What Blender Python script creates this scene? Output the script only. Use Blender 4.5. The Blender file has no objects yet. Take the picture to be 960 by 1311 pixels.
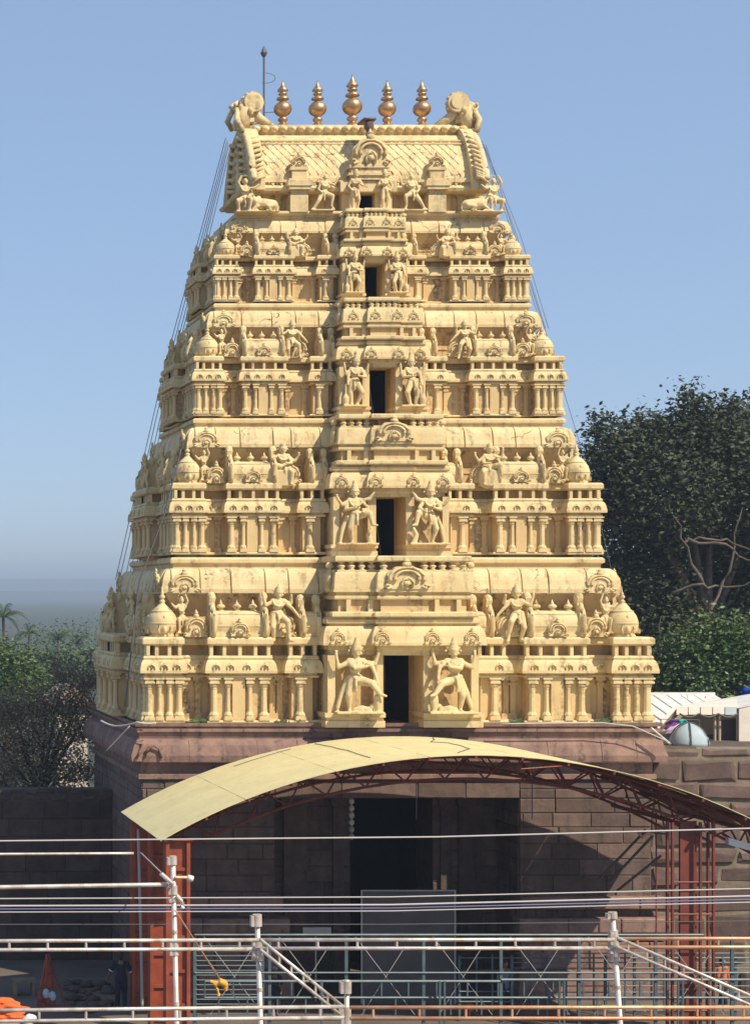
import bpy, bmesh, math, random
import numpy as np
from mathutils import Vector, Matrix
random.seed(7)
R = math.radians
sc = bpy.context.scene
COL = sc.collection
# ---------------------------------------------------------------- camera, sky, sun, exposure
F = 2400.0; HZ = 760.0; VX = -230.0; CZ = 12.9
cam_d = bpy.data.cameras.new("camera"); cam = bpy.data.objects.new("camera", cam_d); COL.objects.link(cam)
cam.location = (0, 0, CZ); cam.rotation_euler = (R(90), 0, 0)
cam_d.sensor_fit = 'HORIZONTAL'; cam_d.sensor_width = 36; cam_d.lens = F/960*36
cam_d.shift_x = (480-VX)/960; cam_d.shift_y = (HZ-655.5)/960
cam_d.clip_start = 0.5; cam_d.clip_end = 30000
sc.camera = cam
AZ, EL = 43.0, 47.5          # sun to the right of the facade's normal, and its height
sd = Vector((math.sin(R(AZ))*math.cos(R(EL)), -math.cos(R(AZ))*math.cos(R(EL)), math.sin(R(EL))))
w = bpy.data.worlds.new("World"); sc.world = w; w.use_nodes = True
nt = w.node_tree; sky = nt.nodes.new('ShaderNodeTexSky'); sky.sky_type = 'NISHITA'; sky.sun_disc = False
sky.sun_elevation = R(EL); sky.sun_rotation = math.atan2(sd.x, sd.y)
sky.air_density = 1.0; sky.dust_density = 0.15; sky.ozone_density = 2.2; sky.altitude = 1200
nt.links.new(sky.outputs[0], nt.nodes['Background'].inputs[0]); nt.nodes['Background'].inputs[1].default_value = 0.12
b2_ = nt.nodes.new('ShaderNodeBackground'); b2_.inputs[0].default_value = (0.285, 0.405, 0.615, 1); b2_.inputs[1].default_value = 1.0   # even haze high in the air
mx_ = nt.nodes.new('ShaderNodeMixShader'); mx_.inputs[0].default_value = 0.62
nt.links.new(nt.nodes['Background'].outputs[0], mx_.inputs[1]); nt.links.new(b2_.outputs[0], mx_.inputs[2]); nt.links.new(mx_.outputs[0], nt.nodes['World Output'].inputs[0])
sl = bpy.data.lights.new("sun", 'SUN'); sun = bpy.data.objects.new("sun", sl); COL.objects.link(sun)
sl.energy = 4.8; sl.angle = R(0.53); sl.color = (1.0, 0.88, 0.68)
sun.rotation_euler = sd.to_track_quat('Z', 'Y').to_euler(); sun.location = (60, -60, 80)
sc.view_settings.view_transform = 'Standard'; sc.view_settings.look = 'None'
sc.view_settings.exposure = 0.27; sc.view_settings.gamma = 1.0

def P(x, y, d):   # measured point of the photograph at distance d, in metres
    return Vector(((x-VX)*d/F, d, CZ-(y-HZ)*d/F))

# ---------------------------------------------------------------- materials
def mat(name, base, base2=None, nscale=3.0, rough=0.8, metal=0.0, bump=0.0, bscale=20.0,
        streak=None, streak_amt=0.0, crack=None, island=0.0, stretch=(1, 1, 1), spec=None, fine=0.0):
    m = bpy.data.materials.new(name); m.use_nodes = True
    t = m.node_tree; N = t.nodes; L = t.links; b = N['Principled BSDF']
    b.inputs['Roughness'].default_value = rough; b.inputs['Metallic'].default_value = metal
    if spec is not None: b.inputs['Specular IOR Level'].default_value = spec
    co = N.new('ShaderNodeNewGeometry')
    def noise(scale, detail=5, st=(1, 1, 1)):
        mp = N.new('ShaderNodeVectorMath'); mp.operation = 'MULTIPLY'; mp.inputs[1].default_value = st
        L.new(co.outputs['Position'], mp.inputs[0])
        n = N.new('ShaderNodeTexNoise'); n.inputs['Scale'].default_value = scale; n.inputs['Detail'].default_value = detail
        L.new(mp.outputs[0], n.inputs['Vector']); return n.outputs['Fac']
    def ramp(src, lo, hi):
        r = N.new('ShaderNodeMapRange'); r.inputs[1].default_value = lo; r.inputs[2].default_value = hi
        L.new(src, r.inputs[0]); return r.outputs[0]
    def mix(f, a, c, ftype=None):
        x = N.new('ShaderNodeMix'); x.data_type = 'RGBA'
        if hasattr(f, 'is_linked') or hasattr(f, 'links'): L.new(f, x.inputs[0])
        else: x.inputs[0].default_value = f
        for s, i in ((a, 6), (c, 7)):
            if isinstance(s, tuple): x.inputs[i].default_value = (*s, 1)
            else: L.new(s, x.inputs[i])
        return x.outputs[2]
    cur = mix(ramp(noise(nscale, 6, stretch), 0.35, 0.68), base, base2 or base)
    if fine:
        f2 = ramp(noise(bscale*2.5, 3), 0.35, 0.65)
        mm = N.new('ShaderNodeMath'); mm.operation = 'MULTIPLY'; mm.inputs[1].default_value = fine
        L.new(f2, mm.inputs[0]); cur = mix(mm.outputs[0], cur, tuple(c*0.45 for c in base))
    if streak:
        s = ramp(noise(1.9, 8, (1.9, 1.9, 0.20)), 0.50, 0.70); s2 = ramp(noise(9, 5), 0.38, 0.58)
        mm = N.new('ShaderNodeMath'); mm.operation = 'MULTIPLY'; L.new(s, mm.inputs[0]); L.new(s2, mm.inputs[1])
        m2 = N.new('ShaderNodeMath'); m2.operation = 'MULTIPLY'; m2.inputs[1].default_value = streak_amt; L.new(mm.outputs[0], m2.inputs[0])
        cur = mix(m2.outputs[0], cur, streak)
    if crack:
        v = N.new('ShaderNodeTexVoronoi'); v.feature = 'DISTANCE_TO_EDGE'; v.inputs['Scale'].default_value = crack[0]
        ad = N.new('ShaderNodeVectorMath'); ad.operation = 'ADD'
        nn = N.new('ShaderNodeTexNoise'); nn.inputs['Scale'].default_value = 2.0; L.new(co.outputs['Position'], nn.inputs['Vector'])
        sc_ = N.new('ShaderNodeVectorMath'); sc_.operation = 'SCALE'; sc_.inputs[3].default_value = 0.8
        L.new(nn.outputs['Color'], sc_.inputs[0]); L.new(co.outputs['Position'], ad.inputs[0]); L.new(sc_.outputs[0], ad.inputs[1])
        L.new(ad.outputs[0], v.inputs['Vector'])
        lt = N.new('ShaderNodeMath'); lt.operation = 'LESS_THAN'; lt.inputs[1].default_value = crack[1]; L.new(v.outputs[0], lt.inputs[0])
        m2 = N.new('ShaderNodeMath'); m2.operation = 'MULTIPLY'; L.new(lt.outputs[0], m2.inputs[0]); L.new(ramp(noise(1.1, 3), .5, .56), m2.inputs[1])
        m3 = N.new('ShaderNodeMath'); m3.operation = 'MULTIPLY'; L.new(m2.outputs[0], m3.inputs[0]); m3.inputs[1].default_value = crack[2]
        cur = mix(m3.outputs[0], cur, crack[3])
    if island:
        hs = N.new('ShaderNodeHueSaturation'); r = N.new('ShaderNodeMapRange')
        r.inputs[3].default_value = 1-island; r.inputs[4].default_value = 1+island
        L.new(co.outputs['Random Per Island'], r.inputs[0]); L.new(r.outputs[0], hs.inputs['Value']); L.new(cur, hs.inputs['Color'])
        cur = hs.outputs[0]
    L.new(cur, b.inputs['Base Color'])
    if bump:
        bp = N.new('ShaderNodeBump'); bp.inputs['Strength'].default_value = bump; bp.inputs['Distance'].default_value = 0.03
        L.new(noise(bscale, 6), bp.inputs['Height']); L.new(bp.outputs[0], b.inputs['Normal'])
    return m
def obj_var(m, amt):     # a little tone difference from piece to piece
    t = m.node_tree; b = t.nodes['Principled BSDF']; src = b.inputs['Base Color'].links[0].from_socket
    oi = t.nodes.new('ShaderNodeObjectInfo'); r = t.nodes.new('ShaderNodeMapRange'); hs = t.nodes.new('ShaderNodeHueSaturation')
    r.inputs[3].default_value = 1-amt; r.inputs[4].default_value = 1+amt
    t.links.new(oi.outputs['Random'], r.inputs[0]); t.links.new(r.outputs[0], hs.inputs['Value'])
    t.links.new(src, hs.inputs['Color']); t.links.new(hs.outputs[0], b.inputs['Base Color']); return m
M = {}
M['paint'] = mat('cream_yellow_paint', (0.74, 0.59, 0.315), (0.66, 0.49, 0.24), 1.7, 0.75, bump=0.35, bscale=9,
                 streak=(0.20, 0.13, 0.065), streak_amt=0.75, fine=0.10)
M['panel'] = obj_var(mat('cream_cornice_paint', (0.76, 0.61, 0.335), (0.67, 0.50, 0.25), 1.7, 0.75, bump=0.35, bscale=9,
                 streak=(0.20, 0.13, 0.065), streak_amt=0.8, crack=(0.9, 0.010, 0.85, (0.12, 0.08, 0.04)), fine=0.12), 0.05)
M['wall'] = mat('ochre_wall_paint', (0.70, 0.515, 0.25), (0.62, 0.43, 0.20), 1.4, 0.8, bump=0.3, bscale=8,
                streak=(0.16, 0.09, 0.05), streak_amt=0.9, fine=0.12)
M['dark'] = mat('shade_black_liner', (0.010, 0.009, 0.010), rough=0.9)  # near-black colour that paints the shade inside doorways and gate
M['stone'] = obj_var(mat('pink_brown_sandstone', (0.175, 0.118, 0.095), (0.115, 0.076, 0.062), 2.2, 0.85, bump=0.5, bscale=7,
                 streak=(0.05, 0.035, 0.03), streak_amt=0.8, fine=0.25), 0.22)
M['stonecore'] = mat('sandstone_joint', (0.10, 0.065, 0.055), (0.14, 0.09, 0.07), 3, 0.9, bump=0.4)
M['ledge'] = mat('sandstone_ledge', (0.33, 0.20, 0.155), (0.21, 0.125, 0.10), 1.8, 0.85, bump=0.5, bscale=7,
                 streak=(0.06, 0.04, 0.035), streak_amt=0.85, fine=0.2)
M['rubble'] = obj_var(mat('purple_rubble_stone', (0.155, 0.098, 0.080), (0.095, 0.062, 0.052), 2.5, 0.85, bump=0.6, bscale=6, fine=0.3), 0.3)
M['mortar'] = mat('pale_lime_mortar', (0.27, 0.215, 0.15), (0.17, 0.13, 0.09), 2.5, 0.95, bump=0.9, bscale=5, fine=0.3)
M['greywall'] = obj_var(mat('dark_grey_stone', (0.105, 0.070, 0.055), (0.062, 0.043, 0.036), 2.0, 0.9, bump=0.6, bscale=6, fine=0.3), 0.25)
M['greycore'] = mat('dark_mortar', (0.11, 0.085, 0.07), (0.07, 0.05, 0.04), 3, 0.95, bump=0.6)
M['gold'] = mat('weathered_copper_gilt', (0.66, 0.42, 0.22), (0.48, 0.27, 0.13), 5, 0.38, 0.85, bump=0.15, bscale=14)
M['sheet'] = obj_var(mat('cream_roof_sheet', (0.72, 0.63, 0.33), (0.68, 0.58, 0.30), 1.1, 0.6, streak=(0.42, 0.34, 0.16), streak_amt=0.35), 0.03)
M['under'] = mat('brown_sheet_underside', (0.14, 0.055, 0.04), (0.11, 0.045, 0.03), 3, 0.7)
M['red'] = mat('red_oxide_steel', (0.36, 0.075, 0.030), (0.25, 0.05, 0.022), 2.5, 0.55, bump=0.2, bscale=15, streak=(0.12, 0.03, 0.02), streak_amt=0.7)
M['darkred'] = mat('dark_red_steel', (0.21, 0.045, 0.026), (0.14, 0.03, 0.02), 2.5, 0.6)
M['pipe'] = mat('scuffed_steel_pipe', (0.74, 0.68, 0.62), (0.50, 0.42, 0.35), 4, 0.42, 0.35, bump=0.15, bscale=30, streak=(0.30, 0.16, 0.08), streak_amt=0.7)
M['rust'] = mat('rusty_steel_pipe', (0.62, 0.27, 0.12), (0.72, 0.45, 0.28), 3, 0.45, 0.3, bump=0.2, bscale=30)
M['blue'] = mat('blue_grey_steel', (0.11, 0.155, 0.17), (0.07, 0.10, 0.115), 3, 0.5, 0.2)
M['wire'] = mat('dark_cable', (0.10, 0.10, 0.12), rough=0.6)
M['paleWire'] = mat('pale_cable', (0.45, 0.42, 0.40), rough=0.5)
M['blueWire'] = mat('blue_cable', (0.10, 0.11, 0.25), rough=0.5)
M['white'] = mat('white_painted_sheet', (0.74, 0.73, 0.70), (0.62, 0.60, 0.56), 2, 0.6, bump=0.1, streak=(0.35, 0.30, 0.25), streak_amt=0.5)
M['canvas'] = mat('pale_canvas', (0.72, 0.66, 0.58), (0.62, 0.55, 0.47), 1.5, 0.9, bump=0.4, bscale=3)
M['beige'] = mat('beige_plaster', (0.50, 0.40, 0.30), (0.40, 0.31, 0.23), 2, 0.9)
M['teal'] = mat('teal_cloth', (0.03, 0.45, 0.38), rough=0.9)
M['purple'] = mat('purple_cloth', (0.18, 0.06, 0.25), rough=0.9)
M['lilac'] = mat('lilac_cloth', (0.60, 0.42, 0.55), rough=0.9)
M['tent'] = mat('grey_blue_tent_fabric', (0.42, 0.50, 0.54), (0.34, 0.42, 0.46), 2, 0.8)
M['plastic'] = mat('blue_plastic', (0.02, 0.10, 0.55), rough=0.4)
M['board'] = mat('grey_board', (0.13, 0.11, 0.10), (0.10, 0.085, 0.08), 1.5, 0.7)
M['orange'] = mat('orange_cloth', (0.75, 0.16, 0.03), (0.6, 0.1, 0.02), 3, 0.9, bump=0.8, bscale=4)
M['yellowcloth'] = mat('yellow_cloth', (0.75, 0.38, 0.05), rough=0.9)
M['bark'] = mat('grey_brown_bark', (0.14, 0.11, 0.085), (0.09, 0.07, 0.055), 4, 0.9, bump=0.6)
M['leafd'] = mat('dark_glossy_leaves', (0.028, 0.040, 0.017), (0.050, 0.066, 0.024), 0.35, 0.68, island=0.55)
M['leafm'] = mat('fresh_green_leaves', (0.050, 0.10, 0.022), (0.095, 0.145, 0.034), 0.4, 0.55, island=0.5)
M['leafdry'] = mat('dry_olive_leaves', (0.21, 0.17, 0.085), (0.33, 0.25, 0.15), 0.8, 0.7, island=0.6)
M['leaff'] = mat('far_green_leaves', (0.045, 0.085, 0.030), (0.075, 0.115, 0.045), 0.15, 0.7, island=0.5)
M['palm'] = mat('palm_frond_green', (0.045, 0.085, 0.028), (0.08, 0.12, 0.04), 1, 0.5, island=0.3)
M['ground'] = mat('dusty_earth', (0.17, 0.135, 0.115), (0.11, 0.085, 0.07), 0.6, 0.95, bump=0.6, bscale=2.5, fine=0.2)
M['plain'] = mat('wooded_plain', (0.035, 0.050, 0.030), (0.055, 0.065, 0.042), 0.008, 0.95)
M['hill'] = mat('hill_scrub', (0.035, 0.045, 0.035), (0.05, 0.06, 0.045), 0.004, 0.95)
M['skin'] = mat('brown_skin', (0.20, 0.10, 0.06), rough=0.6)
M['hair'] = mat('black_hair', (0.012, 0.010, 0.010), rough=0.6)
M['navy'] = mat('dark_navy_cloth', (0.025, 0.025, 0.04), (0.018, 0.018, 0.028), 3, 0.9)
M['greycloth'] = mat('grey_blue_cloth', (0.20, 0.23, 0.28), rough=0.9)
M['whitecloth'] = mat('white_cloth', (0.7, 0.68, 0.64), rough=0.9)

# ---------------------------------------------------------------- mesh helpers
WM = {}          # world matrix of every object that parents others
def link(name, data, parent=None, mtx=None, **props):
    o = bpy.data.objects.new(name, data); COL.objects.link(o)
    mtx = mtx or Matrix.Identity(4)
    o.matrix_world = mtx
    if parent is not None:
        o.parent = parent; o.matrix_parent_inverse = WM[parent].inverted()
    WM[o] = mtx.copy()
    for k, v in props.items():
        if v is not None: o[k] = v
    return o
def thing(name, loc, label, category, group=None):
    return link(name, None, None, Matrix.Translation(loc), label=label, category=category, group=group)
class MB:
    def __init__(s): s.v = []; s.f = []; s.mi = []; s.cur = 0; s.sm = []; s.smooth = False
    def add(s, vs, fs):
        n = len(s.v); s.v += [tuple(p) for p in vs]; s.f += [tuple(i+n for i in f) for f in fs]
        s.mi += [s.cur]*len(fs); s.sm += [s.smooth]*len(fs)
    def box(s, x0, x1, y0, y1, z0, z1):
        s.add([(x0,y0,z0),(x1,y0,z0),(x1,y1,z0),(x0,y1,z0),(x0,y0,z1),(x1,y0,z1),(x1,y1,z1),(x0,y1,z1)],
              [(3,2,1,0),(4,5,6,7),(0,1,5,4),(1,2,6,5),(2,3,7,6),(3,0,4,7)])
    def cbox(s, x0, x1, y0, y1, z0, z1, c):      # box with chamfered front (-y) edges
        c = min(c, (x1-x0)*.3, (z1-z0)*.3)
        s.add([(x0,y1,z0),(x1,y1,z0),(x1,y1,z1),(x0,y1,z1),(x0,y0+c,z0),(x1,y0+c,z0),(x1,y0+c,z1),(x0,y0+c,z1),
               (x0+c,y0,z0+c),(x1-c,y0,z0+c),(x1-c,y0,z1-c),(x0+c,y0,z1-c)],
              [(1,0,3,2),(0,1,5,4),(1,2,6,5),(2,3,7,6),(3,0,4,7),(4,5,9,8),(5,6,10,9),(6,7,11,10),(7,4,8,11),(8,9,10,11)])
    def sweep(s, plan, prof, cap=True):
        n = len(plan); rings = []
        nm = []
        for i in range(n):
            a = plan[i]; b = plan[(i+1) % n]; dx, dy = b[0]-a[0], b[1]-a[1]; l = math.hypot(dx, dy)
            nm.append((dy/l, -dx/l))
        for off, z in prof:
            rings.append([(plan[i][0]+off*(nm[i-1][0]+nm[i][0]), plan[i][1]+off*(nm[i-1][1]+nm[i][1]), z) for i in range(n)])
        vs = [p for r in rings for p in r]; fs = []
        for k in range(len(prof)-1):
            for i in range(n):
                j = (i+1) % n; fs.append((k*n+i, k*n+j, (k+1)*n+j, (k+1)*n+i))
        if cap:
            fs.append(tuple(reversed(range(n)))); fs.append(tuple((len(prof)-1)*n+i for i in range(n)))
        s.add(vs, fs)
    def lathe(s, prof, n=12, c=(0,0,0), sx=1, sy=1, half=False):
        vs = []; fs = []; k = len(prof)
        for r, z in prof:
            for i in range(n):
                a = 2*math.pi*i/n + math.pi/n; vs.append((c[0]+r*sx*math.cos(a), c[1]+r*sy*math.sin(a), c[2]+z))
        for j in range(k-1):
            for i in range(n):
                i2 = (i+1) % n; fs.append((j*n+i, j*n+i2, (j+1)*n+i2, (j+1)*n+i))
        fs.append(tuple(reversed(range(n)))); fs.append(tuple((k-1)*n+i for i in range(n)))
        s.add(vs, fs)
    def tube(s, pts, r, n=8, r2=None):
        pts = [Vector(p) for p in pts]; m = len(pts); vs = []; fs = []
        for i, p in enumerate(pts):
            d = (pts[min(i+1, m-1)]-pts[max(i-1, 0)]).normalized()
            up = Vector((0,0,1)) if abs(d.z) < .9 else Vector((0,1,0))
            a = d.cross(up).normalized(); b = d.cross(a).normalized()
            rr = r if r2 is None else r+(r2-r)*i/(m-1)
            for k in range(n):
                t = 2*math.pi*k/n; vs.append(p+a*rr*math.cos(t)+b*rr*math.sin(t))
        for i in range(m-1):
            for k in range(n):
                k2 = (k+1) % n; fs.append((i*n+k, (i+1)*n+k, (i+1)*n+k2, i*n+k2))
        fs.append(tuple(range(n))); fs.append(tuple(reversed([(m-1)*n+k for k in range(n)])))
        s.add(vs, fs)
    def ball(s, c, r, sx=1, sy=1, sz=1, n=10):
        m = n//2+1; prof = [(max(1e-3, math.sin(math.pi*j/m))*r, -math.cos(math.pi*j/m)*r*sz) for j in range(m+1)]
        s.lathe(prof, n, c, sx, sy)
    def extr(s, poly, y0, y1):      # x-z outline (counter-clockwise seen from -y) given thickness
        n = len(poly); vs = [(x, y0, z) for x, z in poly]+[(x, y1, z) for x, z in poly]
        fs = [tuple(range(n)), tuple(reversed(range(n, 2*n)))]+[(i, i+n, (i+1) % n+n, (i+1) % n) for i in range(n)]
        s.add(vs, fs)
    def mesh(s, name, mats):
        me = bpy.data.meshes.new(name); me.from_pydata(s.v, [], s.f)
        for m in (mats if isinstance(mats, (list, tuple)) else [mats]): me.materials.append(m)
        me.polygons.foreach_set('material_index', s.mi); me.polygons.foreach_set('use_smooth', s.sm)
        me.update(); return me
    def build(s, name, mats, parent=None, mtx=None, **props):
        return link(name, s.mesh(name, mats), parent, mtx, **props)
def place(name, me, parent, loc, rot=0, scale=(1,1,1), tilt=0, tilty=0, **props):
    mt = Matrix.Translation(loc) @ Matrix.Rotation(rot, 4, 'Z') @ Matrix.Rotation(tilty, 4, 'Y') @ Matrix.Rotation(tilt, 4, 'X')
    mt = mt @ Matrix.Diagonal((*scale, 1))
    return link(name, me, parent, mt, **props)
def fused(mb, voxel, name, material):       # overlapping solids become one continuous surface
    me = mb.mesh(name, material); o = bpy.data.objects.new('tmp', me); COL.objects.link(o)
    md = o.modifiers.new('r', 'REMESH'); md.mode = 'VOXEL'; md.voxel_size = voxel; md.use_smooth_shade = True
    s2 = o.modifiers.new('s', 'SMOOTH'); s2.factor = 0.5; s2.iterations = 2
    dg = bpy.context.evaluated_depsgraph_get(); out = bpy.data.meshes.new_from_object(o.evaluated_get(dg))
    out.name = name
    if not out.materials: out.materials.append(material)
    bpy.data.objects.remove(o); return out

# ---------------------------------------------------------------- ground, hills, haze
g = MB(); g.add([(-6000,-300,-.004),(8000,-300,-.004),(8000,110,-.004),(-6000,110,-.004)], [(0,1,2,3)])
g.build('ground', M['ground'], kind='structure')
g = MB(); g.add([(-9000,110,-.5),(11000,110,-.5),(11000,9000,-.5),(-9000,9000,-.5)], [(0,1,2,3)])
g.build('plain', M['plain'], kind='structure')
def hills(y0, amp, base, seed, name='hills'):
    rnd = random.Random(seed); ph = [rnd.uniform(0, 6.3) for _ in range(8)]
    m = MB(); nx, ny = 120, 8; vs = []
    for j in range(ny):
        t = j/(ny-1)
        for i in range(nx):
            x = -6500+13500*i/(nx-1)
            h = base+amp*sum(math.sin(x/900*(k+1)*.7+ph[k])/(k+1.5) for k in range(6))
            vs.append((x, y0+900*t, max(1, h)*math.sin(math.pi*min(t*.5+.02, 1))**1.0-1))
    fs = [(j*nx+i, j*nx+i+1, (j+1)*nx+i+1, (j+1)*nx+i) for j in range(ny-1) for i in range(nx-1)]
    m.smooth = True; m.add(vs, fs); m.build(name, M['hill'], kind='structure')
hills(5200, 8, 62, 3); hills(3300, 3, 16, 8)

# ---------------------------------------------------------------- shared ornament meshes (paint)
def column_mesh():
    m = MB(); m.box(-.17,.17,-.17,.17,0,.07); m.box(-.145,.145,-.145,.145,.07,.10); m.lathe([(.16,.10),(.17,.13),(.15,.16),(.11,.20)],8)
    m.lathe([(.105,.20),(.10,.24),(.088,.72),(.085,.74)],8); m.lathe([(.10,.735),(.10,.755)],8); m.lathe([(.085,.755),(.125,.80),(.14,.83),(.10,.86)],8)
    m.box(-.16,.16,-.16,.16,.86,.91); m.box(-.135,.135,-.135,.135,.91,.96); m.box(-.19,.19,-.17,.17,.96,1.0)
    return m.mesh('column', M['paint'])
def pilaster_mesh():
    m = MB(); m.box(-.13,.13,-.06,.06,0,.14); m.box(-.085,.085,-.04,.06,.14,.80); m.box(-.12,.12,-.07,.06,.80,.86); m.box(-.09,.09,-.05,.06,.86,.92); m.box(-.16,.16,-.09,.06,.92,1)
    return m.mesh('pilaster', M['wall'])
def nasi_mesh():      # horseshoe niche ornament, 1 wide, about 1.15 high, back at y=0
    m = MB(); out = []
    for i in range(25):
        a = math.pi*(-.12+1.24*i/24); rr = .47*(1+.05*math.cos(a*9)); out.append((rr*math.cos(a), .42+rr*math.sin(a)*.98))
    out = [(.40,0)]+out+[(-.40,0)]
    m.extr([(x, z) for x, z in out], -.10, .05)
    m.smooth = True
    for rr, th, y in ((.41,.05,-.12),(.29,.045,-.14)):
        m.tube([(rr*math.cos(a), y, .40+rr*math.sin(a)) for a in [math.pi*(-.10+1.2*i/14) for i in range(15)]], th, 6)
    for sx in (-1, 1):
        m.tube([(sx*.36,-.13,.10),(sx*.47,-.14,.02),(sx*.53,-.13,.10),(sx*.47,-.13,.17),(sx*.43,-.14,.12)], .045, 6)
        m.tube([(sx*.10,-.14,.02),(sx*.14,-.17,.20),(sx*.09,-.17,.36),(0,-.17,.44)], .035, 6)
    m.ball((0,-.14,.22), .10, sy=.6); m.ball((0,-.14,.38), .065, sy=.8)
    m.ball((0,-.10,.92), .12, sy=.7); m.lathe([(.07,1.0),(.10,1.06),(.04,1.12),(.01,1.2)], 8, (0,-.08,0))
    return m.mesh('nasi', M['paint'])
def kudu_mesh():
    m = MB(); m.smooth = True
    m.tube([(.42*math.cos(a), -.02, .42*math.sin(a)) for a in [math.pi*(-.12+1.24*i/10) for i in range(11)]], .10, 5)
    m.tube([(-.05,-.02,-.2),(.08,-.05,0),(-.02,-.04,.16)], .09, 5); m.ball((.0,-.02,.52), .1, n=6)
    return m.mesh('kudu_arch', M['paint'])
def dome_mesh():      # corner shrine roof, 1 wide
    m = MB(); m.smooth = True
    m.lathe([(.44,0),(.46,.04),(.40,.07),(.47,.11),(.52,.17),(.545,.27),(.535,.38),(.48,.49),(.37,.59),(.24,.67),(.14,.735),(.08,.79),(.12,.82),(.06,.86)], 16)
    m.lathe([(.50,.30),(.56,.305),(.56,.33),(.50,.34)], 16)
    m.lathe([(.37,.575),(.40,.585),(.39,.60),(.33,.61)], 16)
    m.lathe([(.05,.85),(.10,.90),(.105,.94),(.05,.98),(.07,1.0),(.03,1.04),(.012,1.16)], 10)
    for k in range(4):
        a = k*math.pi/2; c, s = math.cos(a), math.sin(a)
        def T(x, y, z): return (x*c-y*s, x*s+y*c, z)
        m.tube([T(.20*math.cos(t), -.53+.10*max(0, math.sin(t)), .16+.25*math.sin(t)) for t in [math.pi*(-.1+1.2*i/10) for i in range(11)]], .035, 5)
        m.ball(T(0,-.52,.17), .09, n=8); m.ball(T(0,-.47,.46), .05, n=6)
    return m.mesh('corner_dome', M['paint'])
def barrel_mesh():    # wagon-vault shrine roof, 1 long, .55 deep, .6 high
    m = MB(); pr = [(-.34,0),(-.36,.05),(-.31,.08),(-.37,.16),(-.385,.28),(-.36,.40),(-.29,.50),(-.16,.57),(0,.59)]
    pr = pr+[(-y, z) for y, z in reversed(pr[:-1])]
    n = len(pr); vs = [(-.5,y,z) for y, z in pr]+[(.5,y,z) for y, z in pr]
    m.smooth = True; m.add(vs, [(i, i+1, n+i+1, n+i) for i in range(n-1)]); m.smooth = False
    m.add(vs, [tuple(reversed(range(n))), tuple(range(n, 2*n)), (0, n, 2*n-1, n-1)])
    m.box(-.5,.5,-.395,.395,.235,.262); m.box(-.5,.5,-.30,.30,.50,.525)
    return m.mesh('barrel_roof', M['paint'])
def gable_mesh():     # curved end gable with a rolled knob, thickness along x, 1 high
    m = MB(); ol = []
    for y, z in [(-.42,0),(-.46,.10),(-.40,.16),(-.47,.30),(-.47,.46),(-.38,.60),(-.24,.70),(-.17,.78),(-.20,.90),(-.12,1.0),(.0,1.03)]: ol.append((y, z))
    ol = ol+[(-y, z) for y, z in reversed(ol[:-1])]; n = len(ol)
    vs = [(-.09,y,z) for y, z in ol]+[(.09,y,z) for y, z in ol]
    m.add(vs, [tuple(range(n)), tuple(reversed(range(n, 2*n)))]+[(i, i+n, (i+1)%n+n, (i+1)%n) for i in range(n)])
    m.smooth = True; m.ball((0,-.05,.90), .15, sx=1.0, sy=1.0)
    m.tube([(0,-.44,.02),(.02,-.50,.22),(0,-.49,.46),(-.02,-.38,.62),(0,-.24,.74)], .08, 6)
    return m.mesh('gable_end', M['paint'])
def stupi_mesh():
    m = MB(); m.smooth = True
    m.lathe([(.26,0),(.28,.08),(.15,.14),(.13,.20),(.30,.30),(.34,.42),(.26,.55),(.12,.62),(.16,.68),(.08,.76),(.02,1.0)], 8)
    return m.mesh('small_finial', M['paint'])
def baluster_mesh():
    m = MB(); m.smooth = True; m.lathe([(.26,0),(.26,.10),(.14,.20),(.32,.42),(.30,.56),(.12,.72),(.14,.80),(.26,.88),(.26,1.0)], 8)
    return m.mesh('baluster', M['paint'])
def bracket_mesh():
    m = MB(); m.smooth = True
    m.tube([(0,0,0),(.02,-.18,.10),(0,-.30,.30),(0,-.22,.52),(0,-.30,.72),(0,-.20,.9)], .12, 7, .07); m.ball((0,-.22,.9), .13)
    return m.mesh('bracket', M['paint'])
ME = dict(column=column_mesh(), pilaster=pilaster_mesh(), nasi=nasi_mesh(), kudu=kudu_mesh(), dome=dome_mesh(), barrel=barrel_mesh(),
          gable=gable_mesh(), stupi=stupi_mesh(), bal=baluster_mesh(), bracket=bracket_mesh())
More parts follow.
